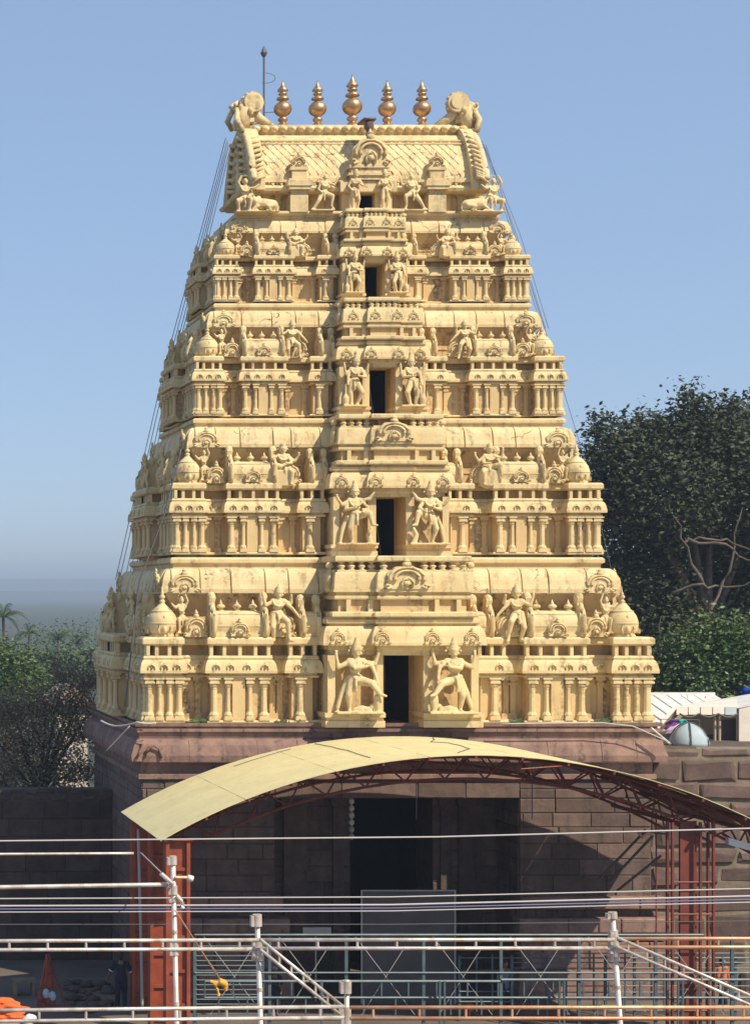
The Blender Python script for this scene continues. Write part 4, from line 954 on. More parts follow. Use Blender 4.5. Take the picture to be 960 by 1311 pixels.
# ---------------------------------------------------------------- trees
nr = np.random.RandomState(5)
def leaf_mesh(name, blobs, n, size, material, flat=.5, hollow=.55, rs=None, spread=2.0):
    """many small leaf faces gathered in sprays through the volume of the crown"""
    rs = rs or nr; bl = np.array([(b[0],b[1],b[2],b[3],b[4],b[5]) for b in blobs], float)
    vol = (bl[:,3]*bl[:,4]*bl[:,5])**(2/3); pr = vol/vol.sum()
    ns = max(8, n//14); idx = rs.choice(len(bl), ns, p=pr)
    d = rs.normal(size=(ns,3)); d /= np.linalg.norm(d, axis=1)[:,None]
    rad = hollow+(1.10-hollow)*rs.rand(ns)**.6
    c = bl[idx,:3]+d*bl[idx,3:6]*rad[:,None]
    spray = np.repeat(c, 14, axis=0); m = len(spray)
    p = spray+rs.normal(size=(m,3))*size*spread
    a = rs.normal(size=(m,3)); a[:,2] = a[:,2]*.5-.15; a /= np.linalg.norm(a, axis=1)[:,None]
    t = rs.normal(size=(m,3)); b = np.cross(a, t); b /= np.linalg.norm(b, axis=1)[:,None]
    L = size*(.6+.8*rs.rand(m))[:,None]; W = L*flat*.5
    v = np.empty((m,4,3)); v[:,0] = p; v[:,1] = p+a*L*.5+b*W; v[:,2] = p+a*L; v[:,3] = p+a*L*.5-b*W
    me = bpy.data.meshes.new(name); me.vertices.add(m*4); me.vertices.foreach_set('co', v.reshape(-1))
    me.loops.add(m*4); me.loops.foreach_set('vertex_index', np.arange(m*4, dtype=np.int32))
    me.polygons.add(m); me.polygons.foreach_set('loop_start', np.arange(0, m*4, 4, dtype=np.int32))
    me.materials.append(material); me.update(calc_edges=True); return me
def trunk(parent, base, top, r, limbs, nm='trunk'):
    m = MB(); m.smooth = True; b = Vector(base); t = Vector(top); mid = (b+t)/2+Vector((rnd.uniform(-.3,.3), 0, 0))
    m.tube([b, mid, t], r, 9, r*.6); m.build(nm, M['bark'], parent)
    for q in limbs:
        m = MB(); m.smooth = True; m.tube([t-Vector((0,0,.4))]+[Vector(x) for x in q], r*.5, 6, r*.08); m.build('limb', M['bark'], parent)
def blobs_px(lst, d0):
    out = []
    for x, y, r, *dd in lst:
        d = d0+(dd[0] if dd else 0); p = P(x, y, d); rr = r*d/F; out.append((p.x, p.y, p.z, rr, rr*1.1, rr*.9))
    return out
def tree(label, cat, d, lst, base_px, n, size, material, group=None, limbs=(), r=.35, gz=0.0, name='leafy_tree', **kw):
    bl = blobs_px(lst, d); bx_ = P(base_px[0], base_px[1], d)
    t = thing(name, (bx_.x, d, gz), label, cat, group); kw.setdefault('spread', 2.0)
    link('crown', leaf_mesh('crown', bl, n, size, material, **kw), t)
    zc = min(max(b[2] for b in bl)*.55+gz*.45, bx_.z)
    trunk(t, (bx_.x, d, gz), (bx_.x, d, zc), r, [[((b[0]+bx_.x)/2, (b[1]+d)/2, (b[2]+zc)/2), (b[0], b[1], b[2])] for b in bl[::max(1, len(bl)//7)]]+list(limbs))
    return t
big = [(792,566,28),(768,590,24),(830,560,30,3),(815,600,45),(870,575,44),(887,530,22),(915,560,42),(960,560,40,3),(1010,550,60,4),(775,640,28),(800,680,45),(850,640,60,-1),(910,620,60),(970,640,70),
       (1040,640,80,4),(790,750,40),(830,740,50,1),(880,720,50,3),(940,730,60,4),(800,820,45,1),(845,810,50,0),(890,800,55,2),(950,790,60,3),(1020,760,80,3),(820,870,45,2),(880,870,55,2),(950,860,60,4),(780,870,30,3),(764,542,10),(882,506,10),(930,520,14),(850,548,12)]
bt = tree('huge dark green tree with glossy leaves and bare inner branches right of the tower', 'tree', 88, big, (905, 800), 150000, .235, M['leafd'], r=.55, hollow=.42, name='big_tree', spread=1.5)
for pts in ([(860,760),(900,748),(930,752),(990,735)], [(880,690),(915,695),(945,712),(990,720)], [(870,700),(895,688),(930,690),(960,704)], [(840,860),(850,820),(846,790)], [(905,800),(925,745),(940,700),(950,650)], [(905,760),(880,700),(862,660)]):
    m = MB(); m.smooth = True; m.tube([P(x+rnd.uniform(-5,5)*t_, y+rnd.uniform(-5,5)*t_, 83.6+rnd.uniform(-.4,.4)) for (x, y), t_ in [((pts[i][0]*(1-u)+pts[i+1][0]*u, pts[i][1]*(1-u)+pts[i+1][1]*u), 0 if u == 0 else 1) for i in range(len(pts)-1) for u in (0, .33, .66)]+[((pts[-1][0], pts[-1][1]), 0)]], .09, 6, .025); m.build('limb', M['bark'], bt)
tree('bright green young tree below the dark one, above the white roofs', 'tree', 81, [(900,835,28),(930,820,26),(870,850,22),(915,860,30),(950,845,28),(885,880,18),(850,868,16)], (910, 880), 15000, .22, M['leafm'], r=.12, name='young_tree')
tree('small pointed green shoot rising behind the white shed roof', 'tree', 78, [(905,885,9),(906,874,5)], (905, 892), 500, .16, M['leafm'], r=.04, name='sapling', gz=0)
# left: scrubby tree behind the wall, bushes, far trees and palms
lb = [(15,905,28),(60,900,30),(95,890,28),(20,940,42),(70,935,38),(105,930,26),(10,985,42),(60,985,42),(100,985,26),(118,905,12),(-30,920,46),(82,866,15),(112,876,10)]
tree('scrubby olive brown tree with dry leaves behind the dark compound wall', 'tree', 72, lb, (50, 990), 24000, .115, M['leafdry'], r=.2, hollow=.1, name='scrub_tree', spread=2.6)
scrub = [o for o in COL.objects if o.name == 'scrub_tree'][0]
tw = MB()
for q in range(260):
    b_ = lb[q % len(lb)]; a = rnd.uniform(0, 6.3); c0 = P(b_[0]+rnd.uniform(-.5,.5)*b_[2], b_[1]+b_[2]*.6, 72+rnd.uniform(-1.2,1.0)); v = Vector((math.cos(a)*.7, rnd.uniform(-.3,.3), .75)).normalized()
    p1_ = c0+v*rnd.uniform(.4,.8); v2 = (v+Vector((rnd.uniform(-.7,.7),0,rnd.uniform(-.2,.5)))).normalized(); tw.tube([c0, p1_, p1_+v2*rnd.uniform(.3,.8)], .022, 4, .006)
tw.build('twigs', M['bark'], scrub, kind='stuff')
for q, (x, y) in enumerate(((20,900),(60,870),(95,880),(110,930),(45,940))):
    pass
tree('rounded soft green tree at the left edge behind the scrubby one', 'tree', 120, [(12,858,26),(-20,850,34),(45,872,16),(20,882,30),(-15,885,40),(28,848,12)], (10, 880), 15000, .22, M['leafm'], r=.3, name='round_tree')
far = [((60,850,14),(85,845,12),(40,852,12),(70,862,20),(20,862,18)), ((105,846,12),(125,840,12),(95,862,20),(125,858,20),(138,850,14)), ((140,850,20),(150,836,14)), ((0,842,12),(-25,838,16),(20,850,11),(5,860,18)), ((-60,838,22),(-90,835,24))]
labs = ['dark green tree clump below the small palms left of the tower', 'pale green bushy tree beside the tower corner far behind', 'dark tree peeping just past the tower left edge', 'low dark green tree under the largest palm', 'low tree outside the left edge of the view']
for q, f_ in enumerate(far):
    tree(labs[q], 'tree', 190+q*12, list(f_), (f_[0][0], 870), 9000, .34, M['leaff'], r=.3, name='far_tree', spread=1.3, group='far trees left of the tower')
tl = link('far_woodland', leaf_mesh('far_woodland', [(P(x, 838+rnd.uniform(-6,5), 330).x, 330+rnd.uniform(-30,30), 0+rnd.uniform(0,3), rnd.uniform(7,12), 8, rnd.uniform(5,8)) for x in range(-700, 1900, 45)], 90000, .50, M['leaff'], spread=1.3), None,
          label='distant woodland mass below the hazy hills', category='woodland', kind='stuff')
def palm(label, px_, py, d, fr, nf=15, tilt=0):
    top = P(px_, py, d); t = thing('palm_tree', (top.x, d, 0), label, 'palm', 'palms on the skyline left of the tower')
    m = MB(); m.smooth = True; m.tube([(top.x+.4, d, 0), (top.x+.2, d, top.z*.5), top], .16, 8, .11); m.build('trunk', M['bark'], t)
    for k in range(nf):
        a = 2*math.pi*k/nf+rnd.uniform(-.2,.2); up = rnd.uniform(.25, 1.7); m = MB(); L = fr*rnd.uniform(.85, 1.1); pts = []
        for j in range(7):
            u = j/6; pts.append(Vector((top.x+math.cos(a)*L*u*.9, d+math.sin(a)*L*u*.9, top.z+L*(up*u-1.0*u*u)*.85)))
        m.tube(pts, .035, 4, .01)
        sd_ = Vector((-math.sin(a), math.cos(a), 0))
        for j in range(1, 20):
            u = j/20; i0 = min(int(u*6), 5); pt = pts[i0].lerp(pts[i0+1], u*6-i0); w_ = fr*.20*math.sin(math.pi*(u*.8+.15))
            for sg in (-1, 1):
                e = pt+sd_*sg*w_+Vector((math.cos(a)*w_*.5, math.sin(a)*w_*.5, -w_*.45)); dd_ = (pts[i0+1]-pts[i0]).normalized()*fr*.016
                m.add([pt-dd_, pt+dd_, e], [(0,1,2)])
        m.build('frond', M['palm'], t)
palm('largest palm, cut by the left edge of the photo', 4, 790, 150, 2.3, 17)
palm('second palm from the left edge, small with spiky fronds', 37, 811, 190, 2.0)
palm('low palm right of the small spiky one, fronds like a fan', 74, 820, 200, 1.9)
palm('rightmost and palest palm on the skyline before the tower', 98, 824, 215, 2.0)
# glimpses of houses behind the scrubby tree
for (xa, xb, ya, yb2, d, mm, rr_, lab) in ((72, 112, 889, 905, 84, 'canvas', 'beige', 'small pale house glimpsed through the scrubby tree'), (-12, 14, 972, 1010, 78, 'beige', 'beige', 'low beige hut roof at the left edge above the wall')):
    a, b = P(xa, yb2, d), P(xb, ya, d); hs = thing('small_house', (a.x, d, 0), lab, 'house')
    m = MB(); m.box(a.x, b.x, d, d+4, 0, b.z-.5); m.build('wall', M[mm], hs)
    m = MB(); m.extr([(a.x-.3, b.z-.5), (b.x+.3, b.z-.5), ((a.x+b.x)/2, b.z+.4)], d-.3, d+4.3); m.build('roof', M[rr_], hs)

# ---------------------------------------------------------------- terrace and sheds behind the rubble wall
te = MB(); te.box(26.75, 44, 61.6, 74, 0, RG-.25); te.build('terrace', M['greycore'], kind='structure')
ws = thing('white_shed', (31, 74, 8), 'long flat white shed roof behind the tent, below the dark tree', 'shed')
a, b = P(820, 925, 73), P(915, 890, 75)
m = MB(); m.add([(a.x-1,71,7.75),(b.x,71,7.95),(b.x,75,b.z),(a.x-1,75,b.z-.06),(a.x-1,71,7.65),(b.x,71,7.85),(b.x,75,b.z-.1),(a.x-1,75,b.z-.16)],[(0,1,2,3),(7,6,5,4),(0,4,5,1),(1,5,6,2),(2,6,7,3),(3,7,4,0)]); m.build('roof', M['white'], ws)
for q in range(9):
    x = a.x-1+(b.x-a.x+1)*(q+.5)/9; m = MB(); m.tube([(x,71,7.80),(x,75,b.z-.01)], .03, 5); m.build('roof_rib', M['white'], ws)
m = MB(); m.box(a.x-1, b.x+.02, 75.01, 75.1, b.z-.22, b.z+.10); m.build('roof_edge', M['white'], ws)
m = MB(); m.box(a.x-.8, b.x-.1, 71.2, 74.9, 0, 7.6); m.build('wall', M['beige'], ws)
for (x, y) in ((880, 892), (903, 893)):
    m = MB(); p = P(x, y, 74.6); m.tube([(p.x,74.6,p.z-.5),(p.x,74.6,p.z+.05)], .025, 5); m.build('roof_pole', M['pipe'], ws)
ct = thing('canvas_shelter', (29.5, 66, 7.7), 'pale canvas shelter with a scalloped flap and open front on the terrace', 'shelter')
def sheet(pts, nm, mt_, th=.03, parent=ct):
    m = MB(); v0 = [Vector(p) for p in pts]; n_ = (v0[1]-v0[0]).cross(v0[2]-v0[0]).normalized()*th; k = len(v0)
    m.add(v0+[p-n_ for p in v0], [tuple(range(k)), tuple(reversed(range(k, 2*k)))]+[(i+k, (i+1) % k+k, (i+1) % k, i) for i in range(k)]); return m.build(nm, mt_, parent)
sheet([P(864,905,66), P(945,906,66), P(960,892,71), P(912,897,71)], 'roof_cloth', M['canvas'])
sheet([P(945,906,66), P(1010,893,66), P(1010,880,71), P(912,897,71)], 'roof_cloth', M['white'])
sheet([P(836,934,65.4), P(843,934,65.4), P(868,905,66), P(862,905,66)], 'edge_cloth', M['canvas'])
sheet([P(843,934,65.5), P(852,934,66.6), P(870,914,66.6), P(868,905,66)], 'side_cloth', M['beige'])
for q in range(5):
    x0, x1 = 866+q*15.6, 866+(q+1)*15.6-1.2; yb2 = 915+rnd.uniform(-.7, .7)
    sheet([P(x0,yb2,65.9), P(x1,yb2+.3,65.9), P(x1,905.4,65.98), P(x0,905.2,65.98)], 'hanging_flap', M['tent'] if q == 4 else M['canvas'])
sheet([P(946,955,65.9), P(1015,955,65.9), P(1015,893,66.0), P(946,908,66.0)], 'end_cloth', M['canvas'])
sheet([P(866,955,69), P(946,955,69), P(946,906,69), P(866,906,69)], 'back_cloth', M['beige'])
for x in (915, 921, 944):
    m = MB(); p = P(x, 955, 66.1); m.tube([(p.x, 66.1, RG-.3), (p.x, 66.1, P(x, 912, 66).z)], .05, 6); m.build('pole', M['beige'], ct)
sheet([P(924,955,66.6), P(944,955,66.6), P(944,920,66.6), P(924,922,66.6)], 'opening_shade_sheet', M['board'])  # solid dark sheet, painted stand-in for the shaded opening
sw = MB(); sw.smooth = True
pts = []
for j in range(25):
    u = j/24; x = 870+u*74; pts.append(P(x, 914+4.5*abs(math.sin(u*math.pi*3)), 65.8))
sw.tube(pts, .035, 5); sw.build('festoon_cord', M['board'], ct)
dt = MB(); dt.smooth = True; c = P(882, 955, 64.2); dt.lathe([(.66,0),(.65,.12),(.60,.30),(.48,.50),(.30,.66),(.12,.76),(.01,.79)], 16, (c.x, c.y, RG-.27)); 
tt = thing('dome_tent', (c.x, c.y, RG-.27), 'small grey blue dome shaped tent on top of the rubble wall terrace', 'tent'); dt.build('tent_cloth', M['tent'], tt)
for sg in (0, 1, 2):
    m = MB(); an = sg*math.pi/3+.2; m.tube([(c.x+.675*math.cos(t)*math.cos(an), c.y+.675*math.cos(t)*math.sin(an), RG-.27+.80*math.sin(t)) for t in [math.pi*j/12 for j in range(13)]], .022, 5); m.build('tent_pole', M['wire'], tt)
def cloth(label, pts, d, mt_, nm='hanging_cloth'):
    m = MB(); rows_ = 5; vs = []; n = len(pts)
    for j in range(rows_):
        v = j/(rows_-1)
        for x, y0, y1 in pts: p = P(x+rnd.uniform(-.6,.6), y0+(y1-y0)*v, d+rnd.uniform(-.12,.12)); vs.append(p)
    m.smooth = True; m.add(vs, [(j*n+i, (j+1)*n+i, (j+1)*n+i+1, j*n+i+1) for j in range(rows_-1) for i in range(n-1)])
    o = m.build(nm, mt_, None, label=label, category='cloth'); md = o.modifiers.new('t', 'SOLIDIFY'); md.thickness = .02
m = MB(); m.tube([P(846,921,65), P(895,922,65)], .012, 4); m.tube([P(846,921,65), P(846,950,65)], .02, 5); m.tube([P(895,922,65), P(895,950,65)], .02, 5); m.build('washing_line', M['wire'], None, label='thin washing line strung above the dome tent', category='washing line')
cloth('dark purple cloth bundled on the line left of the teal one', [(852,927,936),(858,922,934),(864,921,930),(870,921,928),(874,922,926)], 65, M['purple'])
cloth('lilac cloth draped beneath the dark purple one', [(852,935,942),(858,931,941),(864,928,937),(870,927,933)], 64.9, M['lilac'])
cloth('bright teal cloth hanging in the middle of the washing line', [(869,921,928),(873,921,932),(877,922,935),(880,925,934)], 64.95, M['teal'])
cloth('pale pink cloth crumpled at the right end of the line', [(884,926,930),(887,926,933),(891,929,934)], 64.95, M['lilac'])
tk = MB(); p = P(962, 885, 80); tk.lathe([(.52,-.6),(.55,-.5),(.54,.0),(.56,.03),(.52,.12),(.3,.22),(.1,.25)], 16, p); tk.lathe([(.1,-p.z),(.1,-.9)], 6, p); tk.build('water_tank', M['plastic'], None, label='bright blue plastic water tank at the right edge above the canvas', category='water tank')

# ---------------------------------------------------------------- foreground pipe rails and posts (30 m from the camera)
FD = 30.0
def pt(x, y, d=FD): return P(x, y, d)
def rail_frame(label, xa, xb, ya, yb2, dy, d, mt_, step, r=.030, sag=0):
    a, b = pt(xa, ya, d), pt(xb, yb2, d); t = thing('pipe_rail', (a.x, d, a.z), label, 'rail', 'double pipe rails across the foreground')
    h = dy*d/F
    for off in (0, -h): m = MB(); m.smooth = True; m.tube([(a.x,d,a.z+off), ((a.x+b.x)/2,d,(a.z+b.z)/2+off-sag), (b.x,d,b.z+off)], r, 8); m.build('pipe', mt_, t)
    n = max(1, round((xb-xa)/step))
    for q in range(n):
        u = (q+.5)/n; x = a.x+(b.x-a.x)*u; z = a.z+(b.z-a.z)*u-sag*(1-abs(2*u-1)); m = MB(); m.tube([(x,d,z-.0),(x,d,z-h)], .022, 6); m.build('spacer', mt_, t)
    return t
rail_frame('upper steel double rail from the left edge to the second post', -160, 331, 1206, 1204, 11.5, FD, M['pipe'], 47)
rail_frame('upper steel double rail between the second post and the right post', 331, 786, 1204, 1203.5, 11, FD, M['pipe'], 50)
rail_frame('upper orange rusted double rail running off the right edge', 790, 1100, 1202.5, 1202, 11, FD, M['rust'], 50)
rail_frame('lower pale double rail from the left edge to the short post', -160, 440, 1296, 1289.5, 14, FD-.3, M['pipe'], 58)
rail_frame('lower orange rusted double rail from the short post to the right edge', 448, 1100, 1290.5, 1290.5, 14, FD-.3, M['rust'], 60)
def post(label, x, ytop, lean, collars, mt_, d=FD+.0, r=.042):
    a = pt(x, ytop, d); bz = 0.0; zr_ = a.z/(pt(x, ytop, d).z-pt(x, 1311, d).z); bx_ = a.x+lean*d/F*(a.z/((1311-ytop)*d/F))
    t = thing('steel_post', (bx_, d, 0), label, 'post', 'scaffold posts in the foreground')
    def at(z): return a.x+(bx_-a.x)*(a.z-z)/a.z
    m = MB(); m.smooth = True; m.tube([(bx_,d+.05,0),(a.x,d+.05,a.z)], r, 10); m.build('pipe', mt_, t)
    for y, hgt, rr in collars:
        z1 = pt(x, y, d).z; z0_ = z1-hgt*d/F; m = MB(); m.tube([(at(z0_),d+.05,z0_),(at(z1),d+.05,z1)], rr, 12); m.box(at(z0_)-rr-.035, at(z0_)-rr+.01, d-.01, d+.10, z0_, z1-.02); m.build('collar', mt_, t)
    for q in range(5):
        z = a.z-1.2-q*1.15
        if z > .3: m = MB(); m.tube([(at(z-.03),d+.05,z-.03),(at(z+.03),d+.05,z+.03)], r*1.18, 10); m.build('joint_ring', mt_, t)
    return t, at
p1, at1 = post('tallest pale post with elbow fittings in front of the red column', 222, 1098, 5, [(1097,11,.062),(1135,11,.062),(1150,6,.052),(1204,20,.060)], M['pipe'])
m = MB(); m.tube([pt(226,1147), pt(232,1154), pt(234,1163)], .035, 8); m.build('elbow_fitting', M['pipe'], p1)
m = MB(); m.tube([pt(224,1124), pt(240,1124)], .026, 7); m.build('clamp_arm', M['rust'], p1)
m = MB(); m.smooth = True; m.tube([pt(240,1124), pt(247,1126)], .05, 8); m.build('white_cap', M['white'], p1)
m = MB(); m.tube([pt(206,1119,FD-.1), pt(222,1133,FD-.05)], .035, 8); m.build('clamp_arm', M['pipe'], p1)
post('second post from the left, its square collar above the upper rail', 330, 1172, 4.5, [(1172,15,.075),(1205,26,.070)], M['pipe'])
post('right hand post carrying the descending ladder brace', 785.5, 1169, 10, [(1169,8,.07),(1192,30,.065),(1222,10,.06)], M['pipe'])
post('short post with a bracket plate in the lower middle', 445, 1256, 0, [(1257,16,.075),(1290,26,.07)], M['pipe'])
def ladder(label, x0, y0, x1, y1, wd, n, mt_):
    t = thing('ladder_brace', pt(x0, y0), label, 'brace', 'sloping ladder braces')
    a, b = pt(x0, y0, FD-.12), pt(x1, y1, FD-.12); o = Vector((0, 0, -wd*FD/F))
    for off in (Vector((0,0,0)), o): m = MB(); m.smooth = True; m.tube([a+off, b+off], .026, 8); m.build('pipe', mt_, t)
    for q in range(n):
        u = (q+.6)/n; m = MB(); m.tube([a.lerp(b, u), a.lerp(b, u)+o], .018, 6); m.build('rung', mt_, t)
ladder('steep ladder brace sloping from the second post to the short post', 333, 1203, 441, 1291, 13, 7, M['pipe'])
ladder('long shallow ladder brace sloping from the right post off the frame', 790, 1201, 1120, 1345, 12, 14, M['pipe'])
# single pipes and cables crossing the view
def line(name, label, cat, pts, r, mt_, group=None, sag=0.0):
    a = [P(*p) for p in pts]; m = MB(); m.smooth = True; out = []
    for i in range(len(a)-1):
        for q in range(10):
            u = q/10; p = a[i].lerp(a[i+1], u); p.z -= sag*4*u*(1-u); out.append(p)
    out.append(a[-1]); m.tube(out, r, 6); return m.build(name, mt_, None, label=label, category=cat, group=group)
line('steel_pipe', 'upper of the two horizontal pipes at left, ending short of the red column', 'pipe', [(-160,1095,40),(171,1093,40)], .030, M['pipe'], 'horizontal pipes at left')
line('steel_pipe', 'lower and thicker of the two horizontal pipes at left, ending at the tallest post', 'pipe', [(-160,1139,FD+.3),(216,1133,FD+.2)], .038, M['pipe'], 'horizontal pipes at left')
line('overhead_cable', 'topmost pale cable crossing right under the canopy edge', 'cable', [(-200,1079,38),(560,1072,38),(2100,1030,38)], .018, M['paleWire'], 'cables crossing the gate')
line('overhead_cable', 'second cable down crossing the gate, thin and pale', 'cable', [(-200,1152,36),(500,1149,36),(2100,1112,36)], .014, M['paleWire'], 'cables crossing the gate')
line('overhead_cable', 'third cable down crossing the gate, thickest pale one', 'cable', [(-200,1161,36.5),(500,1159,36.5),(2100,1120,36.5)], .020, M['paleWire'], 'cables crossing the gate')
line('overhead_cable', 'dark blue cable just under the thickest pale one', 'cable', [(-200,1165,36.2),(500,1163.5,36.2),(2100,1124,36.2)], .016, M['blueWire'], 'cables crossing the gate')
line('overhead_cable', 'lowest thin grey cable of the bundle before the gate', 'cable', [(-200,1169,36.8),(500,1167,36.8),(2100,1128,36.8)], .013, M['paleWire'], 'cables crossing the gate')
line('overhead_cable', 'faint thin wire above the queue fence', 'cable', [(-200,1184,45),(500,1184,45),(1150,1178,45)], .010, M['wire'], 'cables crossing the gate')
line('guy_rope', 'tan rope slanting down from the tallest post to the yellow cloth', 'rope', [(224,1166,FD-.1),(290,1268,FD+2)], .014, M['rust'])
line('guy_rope', 'pale rope slanting from the wall pipe to the tallest post', 'rope', [(180,1092,44),(222,1133,FD)], .014, M['paleWire'])
line('guy_rope', 'thin dark wire slanting down beside the yellow cloth', 'rope', [(256,1216,50),(310,1290,50)], .012, M['wire'])
line('drain_pipe', 'thin grey drain pipe standing against the dark wall left of the red column', 'pipe', [(177,1062,57),(181,1230,57),(182,1290,57)], .045, M['paleWire'])
yc_ = MB(); yc_.smooth = True
base_p = P(282, 1258, 31)
for (x0, y0, x1, y1, rr) in ((268,1257,282,1259,.03),(280,1257,291,1262,.07),(286,1256,289,1270,.05),(274,1260,280,1275,.035),(278,1274,280,1277,.045)):
    yc_.tube([P(x0,y0,31), P((x0+x1)/2+1.5,(y0+y1)/2,31), P(x1,y1,31)], rr, 7, rr*.6)
yo = link('knotted_cloth', fused(yc_, .02, 'knotted_cloth', M['yellowcloth']), None, label='knotted orange yellow cloth hanging from the tan rope', category='cloth')
# cables strung down the tower flanks
for q, (x1, x0) in enumerate(((148, 289), (153, 291), (160, 292), (165, 293), (171, 295))):
    line('stay_wire', ('outermost','second from outside','middle','fourth from outside','innermost')[q]+' of five thin wires strung down the left flank of the tower', 'wire', [(x0, 176+q*3, 66.5+q*.3), ((x0+x1)/2-6, 462+q*2, 68+q*.3), (x1, 742, 70+q*.2)], .013, M['wire'], 'stay wires left of the tower', .0)
for q in range(3):
    line('stay_wire', ('inner','middle','outer')[q]+' of three short wires falling from the right roof gable', 'wire', [(617+q*2, 180+q*4, 65.5), (656+q*5, 300, 64.4), (694+q*4, 420, 63.5)], .010, M['wire'], 'stay wires right of the tower')
line('stay_wire', 'single long wire reaching from the right roof gable down to the dark tree', 'wire', [(622,185,65.5),(700,430,65),(752,600,64.5),(792,770,64)], .010, M['wire'])
line('side_cable', 'dark cable running down the shaded left face of the tower', 'cable', [(232,575,60.9),(210,660,60.8),(178,745,60.6),(160,905,60.5)], .022, M['wire'])
line('ledge_cable', 'pale cable laid along the ledge at the left corner of the tower', 'cable', [(129,923,61),(148,930,60.4),(176,925,59.6),(200,926,59.55)], .035, M['paleWire'], None, .03)
line('ledge_cable', 'pale thin cable slanting below the left corner of the ledge', 'cable', [(166,930,60.3),(136,962,60.8)], .020, M['paleWire'])
line('ledge_cable', 'long white pipe lying along the right end of the ledge and sloping down', 'pipe', [(640,927,59.5),(770,925.5,59.5),(810,930,59.45),(856,950,59.4)], .022, M['paleWire'], None, -.0)
line('ledge_cable', 'short tan bamboo lying across the right corner of the ledge', 'pole', [(833,932,59.5),(858,953,59.4)], .04, M['pipe'])
# lean-to poles tied together before the right pier
bp = thing('tied_poles', P(800, 1140, 58.4), 'bundle of dark bamboo poles tied at the top, leaning before the right pier', 'poles')
for (x0, y0, x1, y1) in ((766,1127,824,1066),(778,1132,836,1070),(824,1066,852,1068),(812,1080,826,1062),(790,1141,846,1096)):
    m = MB(); m.tube([P(x0,y0,58.2), P(x1,y1,58.2)], .04 if y0 > 1100 else .03, 6); m.build('pole', M['bark'], bp)
m = MB(); m.tube([P(840,1036,58.2), P(840,1142,58.2)], .025, 6); m.tube([P(840,1142,58.2), (P(840,1142,58.2).x, 58.2, 0)], .025, 6); m.build('upright', M['darkred'], bp)
m = MB(); m.smooth = True; m.tube([P(816,1064,58.1), P(822,1072,58.0), P(828,1066,58.1), P(836,1069,58.1)], .06, 6); m.build('lashing', M['rust'], bp)
# garland and board at the gate
gl = thing('gate_garland', P(450, 1013, 61), 'string of pale white tassels hanging at the left jamb of the dark gate', 'garland')
for q in range(7):
    m = MB(); y = 1013+q*9; h = 7.5 if q != 2 else 8; p = P(450, y, 60.9); m.lathe([(.03,0),(.085,-.06),(.09,-.14),(.05,-.20),(.015,-.215)], 8, p); m.build('tassel', M['whitecloth'] if q in (1,2,3,4) else M['paleWire'], gl)
m = MB(); m.tube([P(450,1012,60.9), P(450,1076,60.9)], .012, 4); m.build('cord', M['paleWire'], gl)
gb = thing('gate_board', P(523, 1270, 58.9), 'large grey board in a thin pale frame standing in front of the dark gate', 'board')
a, b = P(463, 1141, 58.9), P(582, 1139, 58.9)
m = MB(); m.box(a.x, b.x, 58.9, 58.95, 0, a.z); m.build('panel', M['board'], gb)
for (x0, x1, z0_, z1_) in ((a.x-.03, a.x+.02, 0, a.z+.03), (b.x-.02, b.x+.03, 0, a.z+.03), (a.x+.02, b.x-.02, a.z-.01, a.z+.03)):
    m = MB(); m.box(x0, x1, 58.87, 58.895, z0_, z1_); m.build('frame_strip', M['paleWire'], gb)
sg = MB(); p = P(388, 1188, 59.2); q_ = P(424, 1196, 59.2); sg.box(p.x, q_.x, 59.2, 59.25, q_.z, p.z); sg.box(p.x+.4, p.x+.44, 59.26, 59.3, 0, p.z)
sg.build('notice_plate', M['paleWire'], None, label='small pale plate on a stake left of the grey gate board', category='plate')

# ---------------------------------------------------------------- blue-grey queue fences
def fence(label, d, xs, rails, balus, extra=(), yt=1197, name='queue_fence', r=.035, grp=None, diag=True):
    t = thing(name, (P(xs[0], 0, d).x, d, 0), label, 'fence', grp)
    for x in xs:
        p = P(x, yt, d); m = MB(); m.box(p.x-r*1.2, p.x+r*1.2, d-r, d+r, 0, p.z); m.build('post', M['blue'], t)
    for x0, x1, y, rr in rails:
        a, b = P(x0, y, d-.06), P(x1, y, d-.06); m = MB(); m.tube([a, b], rr, 6); m.build('rail', M['blue'], t)
    for x, ya, yb2 in balus:
        a, b = P(x, ya, d-.06), P(x, yb2, d-.06); m = MB(); m.box(a.x-.02, a.x+.02, d-.08, d-.04, b.z, a.z); m.build('baluster', M['blue'], t)
    if diag:
        for i, x in enumerate(xs[:-1]):
            for (xa, ya, xb, yb2) in ((x+12, 1200, x+88, 1300), (x+76, 1212, x+20, 1300)):
                m = MB(); m.tube([P(xa,ya,d+.08), P(xb,yb2,d+.08)], .009, 4); m.build('brace_wire', M['paleWire'], t)
    return t
xs = [345, 443, 542, 641, 741, 839, 937, 1036]
bal = []
x = 262
while x < 1000:
    bal += [(x, 1258, 1279), (x+18, 1280, 1300)]; x += 37+rnd.uniform(-4, 4)
fence('near blue grey steel queue fence with tall posts across the gate front', 52.5, [249]+xs,
      [(249, 900, 1197.5, .035), (249, 1040, 1246, .026), (262, 640, 1257, .04), (641, 1040, 1255, .04), (262, 1040, 1278, .036), (249, 1040, 1306, .03)], bal)
louv = [(250, 336, 1212+i*6.2, .018) for i in range(15)]
fence('louvred blue grey barrier panel beside the red column', 54.2, [250, 336], louv, [], yt=1206, name='louvred_barrier', diag=False)
